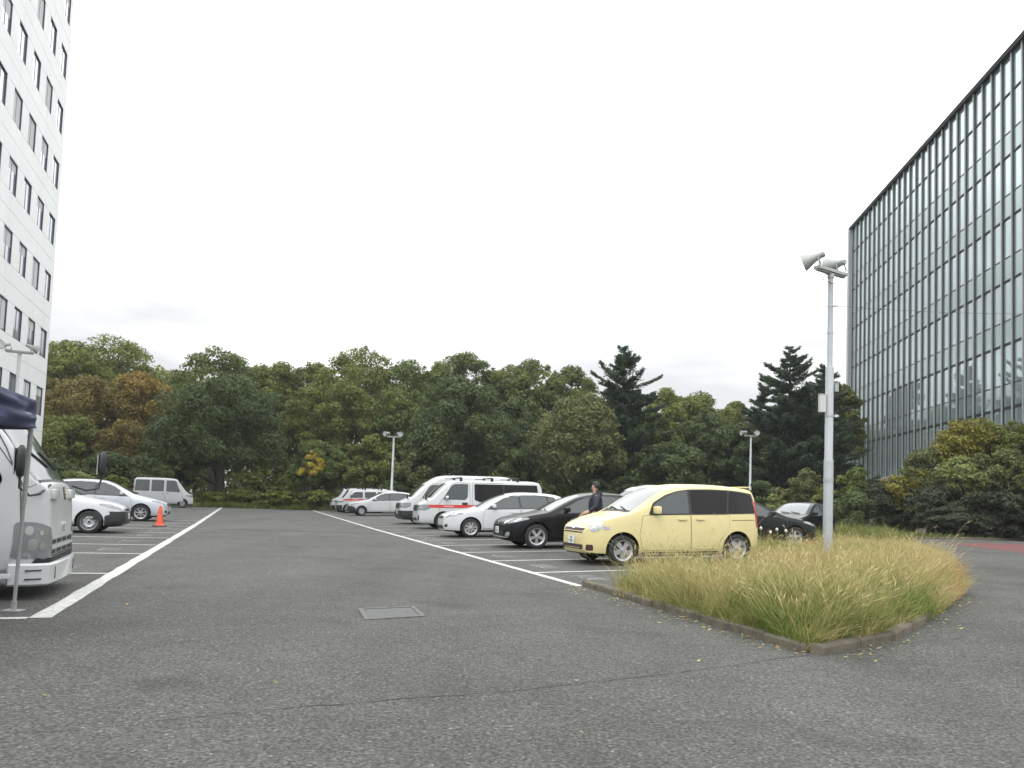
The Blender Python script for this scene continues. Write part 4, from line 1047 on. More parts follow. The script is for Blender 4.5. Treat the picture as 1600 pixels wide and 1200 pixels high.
    mb.add(vs, fs); bo = mb.build('bumper', M['white2'], c.root, smooth=30)
    for sg in (1, -1):
        mb = MB(); mb.box(c.P(.015 - .03, sg * (yw - .30), .27), (.06, .05, .13), Matrix.Rotation(sg * R(-18), 3, 'Z'))
        mb.build('bumper_opening', M['gap'], bo); mb = MB()
        for q in (.225, .315): mb.box(c.P(.115, sg * (yw + .0 - .015), q), (.15, .05, .012), Matrix.Rotation(sg * R(-30), 3, 'Z'))
        mb.build('bumper_slot', M['gap'], bo)
    mb = MB(); mb.box(c.P(-.045, 0, .28), (.03, .44, .10)); mb.build('bumper_opening', M['gap'], bo)
    # low step bar below, and the chassis with its flat bed behind
    mb = MB(); mb.box(c.P(.62, yw - .06, .255), (.62, .22, .05)); mb.box(c.P(.62, -yw + .06, .255), (.62, .22, .05)); mb.build('step', M['white'], c.root, bevel=.01)
    mb = MB()
    for sg in (1, -1): mb.box(c.P(2.9, sg * .35, .55), (4.6, .08, .2))
    mb.build('chassis', M['plastic'], c.root)
    mb = MB(); mb.box(c.P(3.45, 0, 1.42), (3.2, 1.78, 1.48)); mb.build('cargo_box', M['white2'], c.root, bevel=.02)
    c.wheels = (1.02,)
    for sg in (1, -1): c.wheel(1.02, sg, 'steel', .06)
    for sg in (1, -1): c.wheel(3.5, sg, 'steel', .06)
    # letters on the nose and the inspection sticker: y runs left of the car, letters read from in front
    Mt = Matrix(((0, 0, 1, c.L / 2 - .004), (1, 0, 0, .10), (0, 1, 0, .745), (0, 0, 0, 1)))
    text_mesh('badge', 'ELF', .17, M['chrome'], c.root, Mt)
    p = c.decal('sticker', [(0, .10, 1.06), (0, .22, 1.06), (0, .22, 1.20), (0, .10, 1.20)], (1, 0, 0), mat('sticker_black', (.03, .03, .03), .5), off=.006)
    for a in (1.085, 1.125, 1.165): c.decal('sticker_band', [(0, .12, a), (0, .20, a), (0, .20, a + .016), (0, .12, a + .016)], (1, 0, 0), mat('sticker_yellow', (.6, .45, .05), .5), off=.008, parent=p)
    # cowl vents, hand rails, wipers
    c.decal('cowl', [(.09, -.72, 1.27), (.09, .72, 1.27), (.12, .72, 1.305), (.12, -.72, 1.305)], (.8, 0, -.6), M['plastic'], off=.004)
    for sg in (1, -1):
        mb = MB(); mb.box(c.P(.02, sg * .52, 1.12), (.06, .30, .11)); mb.build('step_panel', M['white2'], c.root, bevel=.02, smooth=40)
    c.wipers(.16, 1.3, .7)
    # mirrors on arms: near side black shell, far side on a forward arm
    for sg in (-1, 1):
        a0 = c.P(.22, sg * (yw - .06), 1.16)
        if sg < 0: q = [c.P(.06, sg * (yw - .30), 1.22), c.P(.10, sg * (yw + .02), 1.12), c.P(.17, sg * (yw + .13), 1.10), c.P(.26, sg * (yw + .17), 1.18), c.P(.26, sg * (yw + .17), 1.34)]; cc = c.P(.26, sg * (yw + .17), 1.455)
        else: q = [c.P(.05, sg * (yw - .12), 1.22), c.P(-.10, sg * (yw - .02), 1.17), c.P(-.22, sg * (yw + .10), 1.2), c.P(-.25, sg * (yw + .12), 1.34)]; cc = c.P(-.25, sg * (yw + .12), 1.52)
        mb = MB(); hgt = .34
        rings = 9
        for i in range(1): pass
        prof = [(-.17, .02), (-.15, .06), (-.06, .085), (.05, .085), (.13, .065), (.165, .03)]
        vs = []; fs = []
        for z_, r_ in prof:
            for k in range(12):
                an = 2 * math.pi * k / 12
                vs.append(cc + Vector((math.cos(an) * r_ * .55, math.sin(an) * r_ * 1.15, z_)))
        for i in range(len(prof) - 1):
            for k in range(12): fs.append((i * 12 + k, i * 12 + (k + 1) % 12, (i + 1) * 12 + (k + 1) % 12, (i + 1) * 12 + k))
        fs += [tuple(range(12)), tuple(range((len(prof) - 1) * 12, len(prof) * 12))]
        mb.add(vs, fs); mo = mb.build('mirror', M['plastic'], c.root, smooth=50)
        ar = MB(); ar.tube(q, .013, 7); ar.build('mirror_arm', M['plastic'], mo)
        g = MB(); g.box(cc + Vector((-.050, 0, -.005)), (.012, .15, .27)); g.build('mirror_glass', M['chrome'], mo)
    sf, tc = -6.88, -.50
    hd = math.atan2(V[1], V[0]) + R(2.5); x, y = xy(sf - L / 2, tc)
    c.root.location = (x, y, 0); c.root.rotation_euler = (0, 0, hd)
truck()
# ------------------------------------------------------------------ foliage
def unit(n):
    v = rng.normal(size=(n, 3)); return v / np.linalg.norm(v, axis=1, keepdims=True)
def leaf_quads(pos, nrm, size, aspect=.55, jitter=.5):
    """rhombic leaf sprays at pos, facing roughly nrm"""
    n = len(pos); nn = nrm + jitter * rng.normal(size=(n, 3)); nn /= np.linalg.norm(nn, axis=1, keepdims=True)
    r = unit(n); a = np.cross(nn, r); a /= np.linalg.norm(a, axis=1, keepdims=True) + 1e-9; b = np.cross(nn, a)
    sz = (size * rng.uniform(.6, 1.35, n))[:, None]
    a = a * sz; b = b * sz * aspect
    fold = nn * sz * rng.uniform(-.25, .25, (n, 1))
    v = np.stack([pos - a, pos - b * rng.uniform(.7, 1.2, (n, 1)) + fold, pos + a, pos + b * rng.uniform(.7, 1.2, (n, 1)) + fold], 1).reshape(-1, 3)
    return v, np.arange(n * 4).reshape(n, 4)
def clump_leaves(cen, rad, count, size, jitter=.75, up=.25, shell=(.62, 1.08), cl_tint=None):
    cen = np.asarray(cen, float); rad = np.asarray(rad, float)
    if rad.ndim == 1: rad = np.repeat(rad[:, None], 3, 1)
    wgt = rad[:, 0] * rad[:, 2]; wgt = wgt / wgt.sum()
    idx = rng.choice(len(cen), count, p=wgt)
    d = unit(count); d[:, 2] += up; d /= np.linalg.norm(d, axis=1, keepdims=True)
    # lumpy shell: leaves gather on twig ends
    k = rng.uniform(shell[0], shell[1], count) ** .8
    pos = cen[idx] + d * rad[idx] * k[:, None]
    nr = d + np.array([0, 0, .35])
    v, f = leaf_quads(pos, nr, np.full(count, size), jitter=jitter)
    ct = cl_tint if cl_tint is not None else rng.uniform(.15, .85, len(cen))
    tint = np.clip(.18 + ct[idx] * .42 + rng.uniform(0, 1, count) * .30, 0, 1)
    return v, f, tint
def crown_clumps(c, r, n, cr=(.17, .27), low=-.5):
    """leaf clumps over a lumpy crown: most near its surface, some inside"""
    out, rr = [], []; r = np.array(r); c = np.array(c)
    lob = unit(7); la = rng.uniform(-.16, .20, 7)
    for i in range(n):
        d = unit(1)[0]
        while d[2] < low: d = unit(1)[0]
        bulge = 1 + (np.maximum(lob @ d, 0) ** 4 * la).sum()
        k = (rng.uniform(.74, .93) if rng.random() < .72 else rng.uniform(.2, .72)) * bulge
        q = rng.uniform(*cr)
        out.append(c + d * r * k); rr.append(np.array([r[0], r[0], min(r[0], r[2] * 1.15)]) * q * np.array([1.12, 1.12, .86]))
    return np.array(out), np.array(rr)
LEAFN = [0]
def broadleaf(px, d, py_top, half, py_low, lm, label, name='tree', n=26, leaves=5200, size=.24, cat='tree', cr=(.17, .27), group=None, depth=.9, trunk=True, flat=1.0, limbs=5, bark=None, shell=(.5, 1.1), under=-.5, up=.25):
    n = int(n * 2.3); leaves = int(leaves * 3.1); size = size * .58
    mtop = at(px, d, py_top); low = at(px, d, py_low); base = Vector((mtop.x, d, gz(mtop.x, d)))
    hw = half / FPX * d
    zt, zl = mtop.z - base.z, max(low.z - base.z, .15); cz = (zt + zl) / 2; rz = (zt - zl) / 2
    T = empty(name, base, 0, label, cat, group)
    c, r = crown_clumps((0, 0, cz), (hw * .93, hw * depth * .93, rz * .93), n, cr, under)
    # uneven outline: small outlying sprays round the upper crown
    k_ = 14; dd = unit(k_); dd[:, 2] = np.abs(dd[:, 2]); q_ = rng.uniform(.88, 1.06, (k_, 1))
    c = np.vstack([c, np.array([0, 0, cz]) + dd * np.array([hw * .95, hw * depth * .95, rz * .95]) * q_]); r = np.vstack([r, np.tile([hw, hw, min(hw, rz)], (k_, 1)) * rng.uniform(.05, .13, (k_, 1))])
    # keep the silhouette: one clump at the very top
    c = np.vstack([c, [[hw * rng.uniform(-.2, .2), 0, zt - rz * .22]]]); r = np.vstack([r, [[hw * .34, hw * .34, rz * .22]]])
    # leaves fill the body sparsely as well so that the crown is not hollow
    v1, f1, t1 = clump_leaves(c, r, leaves, size, shell=shell, up=up)
    me = np_mesh('crown', v1, f1, t1); link('crown', me, lm, T)
    LEAFN[0] += leaves
    if trunk:
        mb = MB(); h = cz + rz * .2; r0 = .05 * hw + .10
        bend = [Vector((rng.uniform(-.25, .25) * q, rng.uniform(-.2, .2) * q, h * q)) for q in (0, .25, .5, .75, 1)]; bend[0] = Vector((0, 0, -.2))
        mb.tube(bend, [r0 * 1.25, r0, r0 * .8, r0 * .55, r0 * .3], 8)
        for k in range(limbs):
            s0 = bend[1 + k % 3]; tgt = Vector(c[int(rng.integers(len(c)))])
            mid = s0.lerp(tgt, .5) + Vector((0, 0, -.06 * hw)); mb.tube([s0, mid, tgt], [r0 * .5, r0 * .33, r0 * .12], 6)
        mb.build('trunk', bark or M['bark'], T, smooth=60)
    return T
def cedar(px, d, py_top, half, py_low, lm, label, name='cedar_tree', tiers=46, size=.17, lean=0.0, dens=1.7, odd=()):
    mtop = at(px, d, py_top); base = Vector((mtop.x, d, gz(mtop.x, d))); H = mtop.z - base.z; Rr = half / FPX * d
    zl = max(at(px, d, py_low).z - base.z, .3)
    T = empty(name, base, 0, label, 'tree', 'dark cedars behind the car park')
    mb = MB(); Rr *= 1.25
    mb.tube([(0, 0, -.2), (.1, 0, H * .4), (lean * .5, 0, H * .75), (lean, 0, H - .1)], [.32, .22, .12, .03], 8)
    pos, nr, tint = [], [], []
    for k in range(tiers):
        q = (k + .5) / tiers; z = zl + (H - zl) * q ** .92
        nb = int(rng.integers(4, 8)) if q < .72 else int(rng.integers(2, 5)); L0 = Rr * (1 - q ** 1.15) * rng.uniform(.82, 1.12) + .35; z += rng.uniform(-.3, .3)
        for b in range(nb):
            a = rng.uniform(0, 2 * math.pi); L_ = L0 * (rng.uniform(.55, 1.18) if q < .7 else rng.uniform(.5, 1.5)); z = zl + (H - zl) * min(1, max(0.0, q + rng.uniform(-.6, .6) / tiers)) ** .92
            tb = rng.uniform(.1, .9); x0 = lean * q
            up = rng.uniform(.05, .45) if q < .7 else rng.uniform(.35, 1.1)
            e = Vector((math.cos(a) * L_, math.sin(a) * L_, L_ * up * .55)); s0 = Vector((x0, 0, z))
            mid = s0 + e * .5 + Vector((0, 0, -.05 * L_)); end = s0 + e
            if L_ > .8: mb.tube([s0, mid, end], [.05, .035, .012], 5)
            n = max(16, int(74 * L_ * dens))
            t = rng.uniform(.08, 1.08, n) ** .85; w_ = L_ * .15 * (1.15 - t) + .05
            side = np.array([-math.sin(a), math.cos(a), 0]); lat = rng.normal(size=n)
            p = np.array(s0)[None] * 1.0 + np.outer(t, np.array(e)) + np.outer(lat * w_, side) + np.column_stack([np.zeros(n), np.zeros(n), rng.uniform(-.16, .10, n) - .14 * L_ * t * (1 - t) + .10 * L_ * np.maximum(t - .7, 0)])
            ax = np.array(e.normalized())[None] * .8 + np.outer(np.sign(lat) * .55, side) + rng.normal(0, .28, (n, 3)); ax /= np.linalg.norm(ax, axis=1, keepdims=True)
            pos.append(p); nr.append(ax); tint.append(np.clip(tb * .5 + rng.uniform(0, .45, n) + .12 * t, 0, 1))
    pos = np.vstack(pos); nr = np.vstack(nr); tint = np.concatenate(tint)
    n = len(pos); sz = (size * rng.uniform(.6, 1.5, n))[:, None]
    bb = np.cross(nr, np.array([0, 0, 1.0]) + .5 * rng.normal(size=(n, 3))); bb /= np.linalg.norm(bb, axis=1, keepdims=True) + 1e-9
    v = np.stack([pos - nr * sz, pos - bb * sz * .26, pos + nr * sz, pos + bb * sz * .26], 1).reshape(-1, 3); f = np.arange(n * 4).reshape(n, 4)
    link('crown', np_mesh('crown', v, f, tint), lm, T); mb.build('trunk', M['bark'], T, smooth=60)
    LEAFN[0] += len(pos)
    return T
M['bark'] = mat('bark', (.05, .042, .034), .9, noise=(4, .4, .5))
def ramp(a, b, c): return [(.0, a), (.5, b), (1.0, c)]
LF = {
 'dark': leafmat('leaf_dark_evergreen', ramp((0.0379, 0.0603, 0.0222), (0.0728, 0.1023, 0.0364), (0.1338, 0.1687, 0.0607))),
 'mid': leafmat('leaf_mid_green', ramp((0.0545, 0.0821, 0.0221), (0.1039, 0.1409, 0.0340), (0.1754, 0.2162, 0.0534))),
 'olive': leafmat('leaf_olive', ramp((0.0702, 0.0883, 0.0230), (0.1351, 0.1552, 0.0364), (0.2230, 0.2391, 0.0574))),
 'bright': leafmat('leaf_bright_green', ramp((0.0741, 0.0966, 0.0239), (0.1456, 0.1741, 0.0386), (0.2345, 0.2589, 0.0607))),
 'rust': leafmat('leaf_rust', ramp((0.0800, 0.0769, 0.0276), (0.1601, 0.1301, 0.0386), (0.2572, 0.1925, 0.0478))),
 'orange': leafmat('leaf_orange', ramp((0.1111, 0.0890, 0.0251), (0.2221, 0.1615, 0.0386), (0.3508, 0.2395, 0.0502))),
 'yellow': leafmat('leaf_yellow', ramp((0.2079, 0.1711, 0.0322), (0.4157, 0.3354, 0.0506), (0.6236, 0.5065, 0.0828))),
 'cedar': leafmat('leaf_cedar', ramp((0.0391, 0.0650, 0.0391), (0.0736, 0.1120, 0.0667), (0.1265, 0.1736, 0.1058)), trans=.4),
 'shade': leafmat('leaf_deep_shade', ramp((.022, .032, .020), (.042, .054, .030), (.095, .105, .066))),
 'lime': leafmat('leaf_lime', ramp((.08, .105, .03), (.19, .225, .07), (.35, .38, .15))),
 'greyg': leafmat('leaf_grey_green', ramp((0.0598, 0.0739, 0.0258), (0.1195, 0.1369, 0.0478), (0.2144, 0.2259, 0.0874))),
 'goldg': leafmat('leaf_gold_green', ramp((0.1039, 0.1027, 0.0202), (0.1949, 0.1848, 0.0331), (0.3183, 0.2874, 0.0598))),
}
BL = broadleaf
GB = 'trees of the wood behind the car park'
# far row, standing on the skyline
FAR = [(92, 534, 46, 660, 'bright', 'round olive green tree beside the white tower on the skyline', 82),
 (165, 526, 66, 640, 'bright', 'tall spreading green tree with sky showing through its crown', 84),
 (228, 572, 40, 700, 'olive', 'low olive tree right of the spreading tall green one', 86),
 (285, 584, 42, 720, 'olive', 'small olive crown in the dip of the skyline', 88),
 (342, 545, 62, 690, 'mid', 'round topped green tree rising behind the biggest dark evergreen', 80),
 (405, 575, 42, 720, 'olive', 'olive crown right of the round topped green tree', 84),
 (440, 566, 44, 720, 'olive', 'dull olive tree with bare twigs poking out of the top', 86),
 (492, 566, 42, 720, 'olive', 'brownish olive tree on the skyline left of the wide crown', 85),
 (565, 547, 64, 700, 'olive', 'wide yellowish green crown above the far floodlight pole', 80),
 (632, 564, 48, 720, 'mid', 'green tree on the skyline between two wider crowns', 84),
 (688, 562, 46, 720, 'bright', 'pale green crown behind the tall centre evergreen', 86),
 (735, 554, 48, 700, 'mid', 'tall green crown in the middle of the wood', 82),
 (790, 570, 40, 700, 'olive', 'small olive crown right of the wood centre', 85),
 (838, 562, 46, 690, 'mid', 'dome shaped green tree with a small gap of sky', 82),
 (893, 576, 42, 700, 'mid', 'flat topped green tree left of the ragged cedar', 85),
 (1040, 604, 34, 720, 'bright', 'pale green tree peeping out right of the ragged cedar', 84),
 (1088, 610, 50, 740, 'bright', 'bright green dome in the dip between the two cedars', 80),
 (1150, 630, 36, 740, 'olive', 'low olive tree left of the pointed cedar', 84),
 (1318, 606, 28, 740, 'olive', 'olive tree squeezed between the cedars and the glass block', 72)]
for px, top, half, low, k, lab, d in FAR:
    BL(px, d, top + rng.uniform(-5, 4), half * rng.uniform(1.2, 1.5), low + 30, LF[k], lab, group=GB, leaves=6000, size=.26, n=30, limbs=4, cr=(.11, .26), shell=(.4, 1.14), up=.5)
# middle row
MID = [(140, 588, 88, 735, 'rust', 'rusty brown autumn tree beside the white tower', 72, 5200),
 (222, 580, 62, 725, 'orange', 'orange tinted autumn tree right of the rusty one', 74, 4000),
 (110, 650, 70, 770, 'olive', 'dull brown green tree low behind the white truck', 67, 4200),
 (205, 655, 62, 770, 'rust', 'small thin brown tree behind the orange one', 68, 3200),
 (478, 604, 58, 780, 'olive', 'dull green tree right of the biggest dark evergreen', 72, 4200),
 (545, 600, 70, 760, 'olive', 'broad olive tree left of the far floodlight pole', 73, 4600),
 (625, 606, 62, 770, 'mid', 'leafy green tree right behind the far floodlight pole', 72, 4400),
 (690, 655, 60, 785, 'dark', 'shaded evergreen above the red striped van', 66, 4200),
 (800, 620, 52, 785, 'dark', 'narrow very dark tree between two fuller evergreens', 70, 4200),
 (1010, 640, 60, 790, 'mid', 'leafy green tree below the ragged cedar', 66, 4400),
 (1105, 645, 62, 790, 'dark', 'dark spreading tree behind the slim right pole', 66, 4600),
 (1165, 660, 46, 790, 'dark', 'dark evergreen at the foot of the pointed cedar', 64, 3600)]
for px, top, half, low, k, lab, d, nl in MID:
    BL(px, d, top, half, low, LF[k], lab, group=GB, leaves=int(nl * 1.2), size=.24, n=26, limbs=6, cr=(.15, .24), shell=(.5, 1.12))
# front row: the big evergreens
BL(352, 63, 584, 104, 790, LF['dark'], 'biggest dark evergreen, a dense rounded mass behind the small far left van', group=GB, leaves=11500, size=.23, n=46, cr=(.15, .25), shell=(.55, 1.06))
BL(725, 63, 588, 84, 790, LF['dark'], 'tall dense grey green evergreen above the striped van', group=GB, leaves=8600, size=.23, n=38, cr=(.15, .26))
BL(905, 61, 613, 82, 790, LF['greyg'], 'rounded evergreen with tawny new leaves above the black hatchback', group=GB, leaves=8200, size=.22, n=38, cr=(.15, .25))
BL(1045, 61, 690, 62, 790, LF['dark'], 'low dark evergreen behind the cream minivan roof', group=GB, leaves=4600, size=.23, n=24)
BL(500, 62, 690, 50, 790, LF['mid'], 'low bushy tree at the edge of the aisle end', group=GB, leaves=3400, size=.23, n=18)
BL(488, 60.5, 706, 20, 765, LF['yellow'], 'small yellow autumn tree at the wood edge left of the far pole', group=GB, leaves=900, size=.2, n=9, shell=(.3, 1.1))
BL(575, 62, 680, 46, 790, LF['olive'], 'low brownish tree left of the far pole foot', group=GB, leaves=3000, size=.23, n=18)
BL(655, 62, 700, 44, 790, LF['greyg'], 'low greyish bush tree behind the high roofed van', group=GB, leaves=2800, size=.23, n=16)
BL(255, 61, 690, 52, 790, LF['dark'], 'dark bushy tree behind the small far left van', group=GB, leaves=3400, size=.23, n=18)
BL(812, 62, 700, 48, 790, LF['dark'], 'low very dark tree above the white estate car', group=GB, leaves=3200, size=.23, n=18)
cedar(978, 65, 545, 76, 770, LF['cedar'], 'ragged topped dark cedar left of the dip in the skyline', lean=-.2)
# the long bough reaching right from the ragged cedar
cedar(1235, 64, 543, 82, 790, LF['cedar'], 'tall pointed dark cedar before the glass block', tiers=48)
cedar(1288, 67, 572, 52, 790, LF['cedar'], 'shorter dark cedar right of the pointed one', tiers=40)
cedar(1190, 66, 600, 42, 790, LF['cedar'], 'low dark cedar left of the pointed one', tiers=34)
# shade trees deep in the wood close the view
v, f, t = [], [], []
cen, rad = [], []
for i in range(340):
    s_ = rng.uniform(-47, 34); d = rng.uniform(88, 96); top = (14.8 if s_ < 6 else 12.6 if s_ < 14 else 10) + .8 * math.sin(s_ * .7) + rng.uniform(-1.2, .6)
    cen.append((s_ * 1.25, d, top * rng.uniform(0, 1) ** .8)); rad.append(np.array([2.6, 2.0, 1.9]) * rng.uniform(.8, 1.3))
for i in range(110):
    cen.append((rng.uniform(-60, 36), rng.uniform(76, 90), rng.uniform(.3, 3.2))); rad.append(np.array([2.4, 1.6, 1.5]) * rng.uniform(.8, 1.3))
vv, ff, ttn = clump_leaves(cen, np.array(rad), 135000, .30)
o = link('deep_wood', np_mesh('deep_wood', vv, ff, ttn), LF['olive']); tag(o, 'dense dark foliage deep in the wood behind the separate trees', 'woodland', kind='stuff')

# shrubs
def shrub(px, d, py_top, half, py_low, k, lab, n=16, leaves=2600, size=.16, depth=.8, name='shrub', group='shrubs along the car park edge', cr=(.20, .32), cat='shrub'):
    return BL(px, d, py_top, half, py_low, LF[k], lab, name=name, n=n, leaves=leaves, size=size, cat=cat, depth=depth, limbs=3, group=group, cr=cr, shell=(.45, 1.12), under=-.95)
# undergrowth line at the end of the lot
for i, (px, top, half, k) in enumerate([(20, 730, 60, 'dark'), (95, 716, 56, 'dark'), (178, 706, 52, 'dark'), (232, 716, 40, 'dark')]):
    shrub(px, 57, top, half, 790, k, ['dark shrub behind the truck mirror', 'dark green shrub under the rusty trees', 'tall dark shrub behind the silver hatchback', 'dark shrub close to the small far left van'][i], leaves=3000, size=.2)
shrub(120, 54, 736, 36, 790, 'lime', 'yellowish green bush just above the roof of the silver hatchback', leaves=1600, size=.16, n=12)
shrub(178, 54, 742, 26, 790, 'bright', 'small light green bush left of the small far left van', leaves=1100, size=.16, n=10)
hedge_px = [(330, 768, 34), (385, 766, 36), (440, 768, 34), (500, 766, 34), (552, 760, 36), (606, 752, 34), (660, 750, 36), (720, 745, 40), (790, 742, 42), (860, 745, 40), (925, 748, 40), (985, 745, 40), (1040, 752, 34), (1090, 752, 36)]
hl_ = ['low weedy shrub right of the small far left van', 'second low shrub along the aisle end', 'low olive shrub in the middle of the aisle end', 'low shrub at the aisle end below the yellow tree', 'dark shrub behind the roof rack van', 'dark shrub behind the far floodlight pole foot', 'dark undergrowth behind the high roofed van nose', 'dark undergrowth above the high roofed van', 'dark undergrowth left of the estate car roof', 'dark undergrowth above the estate car', 'dark undergrowth behind the person', 'dark undergrowth above the minivan windscreen', 'dark undergrowth above the minivan roof', 'dark undergrowth left of the slim right pole']
for (px, top, half), lab in zip(hedge_px, hl_):
    shrub(px, 60.5, top, half, 800, 'dark' if px > 520 else 'olive', lab, leaves=1700 if px < 520 else 2200, size=.19, n=12, depth=.6)
# shrubs right of centre
RS = [(1190, 50, 752, 26, 815, 'dark', 'dark round shrub beside the slim right pole'), (1222, 49, 762, 22, 820, 'greyg', 'small grey green shrub over the dark parked car'), (1262, 50, 733, 34, 825, 'greyg', 'tall grey green shrub left of the near floodlight pole'),
 (1287, 47, 762, 20, 825, 'olive', 'small olive shrub touching the near pole on its left'), (1335, 46, 729, 32, 835, 'mid', 'green shrub with bright top just right of the near pole'), (1326, 42, 768, 40, 845, 'dark', 'dark shrub low behind the near pole'), (1212, 46, 772, 18, 822, 'lime', 'small yellow green bush above the dark hatchback')]
for px, d, top, half, low, k, lab in RS: shrub(px, d, top, half, low, k, lab, leaves=2400, size=.14)
# the big mixed hedge on the right
HB = [(1412, 44, 748, 66, 885, 'shade', 'dark glossy shrub at the left end of the right hedge', 4200),
 (1455, 43, 700, 62, 830, 'greyg', 'tawny green shrub sloping down in front of the glass block', 4200),
 (1520, 43, 652, 66, 760, 'goldg', 'golden green bush, the tallest on the right', 5200),
 (1585, 42, 660, 56, 760, 'olive', 'olive bush at the right picture edge under the glass block', 4200),
 (1512, 39.5, 714, 48, 775, 'lime', 'bright lime green bush in the middle of the right hedge', 3600),
 (1480, 40, 758, 66, 885, 'shade', 'dark shrub below the lime green bush', 5200),
 (1578, 38.5, 700, 62, 830, 'greyg', 'grey green shrub right of the lime green bush', 4800),
 (1560, 38, 768, 70, 885, 'shade', 'dark shrub at the foot of the right hedge', 5200),
 (1650, 38, 690, 70, 885, 'shade', 'dark shrub at the far right end of the hedge', 4200),
 (1395, 45, 770, 36, 885, 'mid', 'small green shrub where the hedge meets the long grass', 2200),
 (1425, 43.5, 728, 50, 800, 'goldg', 'tawny gold bush sloping down to the left of the tallest bush', 2600),
 (1500, 38.5, 790, 60, 885, 'shade', 'low very dark shrub at the kerb below the lime green bush', 4200),
 (1620, 37.5, 780, 60, 885, 'shade', 'low very dark shrub at the right picture edge by the red road', 4200)]
for px, d, top, half, low, k, lab, nl in HB:
    shrub(px, d, top, half, low, k, lab, leaves=nl, size=.145, n=26, cr=(.15, .26), group='mixed shrubs of the right hedge', depth=.7)

# ------------------------------------------------------------------ planted island with long grass
ISL = [(.02, -.8), (-.16, -5.1), (1.0, -4.75), (2.2, -4.0), (3.25, -3.25), (4.6, -2.3), (6.4, -.7), (8.6, 1.0), (11, 3.2), (14, 6.4), (17.5, 10.5), (15.5, 12), (12, 9.6), (8.4, 7.9), (6.9, 6.6), (5.7, 4.2), (5.5, -.02), (1.0, -.05), (.35, -.45)]
def inpoly(s, t, poly):
    ins = np.zeros(len(s), bool); j = len(poly) - 1
    for i in range(len(poly)):
        xi, yi = poly[i]; xj, yj = poly[j]
        c = ((yi > t) != (yj > t)) & (s < (xj - xi) * (t - yi) / (yj - yi + 1e-12) + xi); ins ^= c; j = i
    return ins
def edge_dist(s, t, poly):
    dmin = np.full(len(s), 1e9)
    for i in range(len(poly)):
        a = np.array(poly[i]); b = np.array(poly[(i + 1) % len(poly)]); ab = b - a
        k = np.clip(((s - a[0]) * ab[0] + (t - a[1]) * ab[1]) / (ab @ ab), 0, 1)
        dmin = np.minimum(dmin, np.hypot(s - a[0] - k * ab[0], t - a[1] - k * ab[1]))
    return dmin
poly_sheet('island_soil', [xy(*p) for p in ISL], .03, M['islandsoil'], 'dry earth of the grassy island')
zv = np.vectorize(zst)
def vnoise(s, t, sc, seed):
    r = np.random.default_rng(seed); g = r.random((64, 64)); x = s * sc + 20; y = t * sc + 20
    xi = np.floor(x).astype(int); yi = np.floor(y).astype(int); fx = x - xi; fy = y - yi; fx = fx*fx*(3-2*fx); fy = fy*fy*(3-2*fy)
    q = lambda a, b: g[a % 64, b % 64]
    return q(xi, yi)*(1-fx)*(1-fy) + q(xi+1, yi)*fx*(1-fy) + q(xi, yi+1)*(1-fx)*fy + q(xi+1, yi+1)*fx*fy
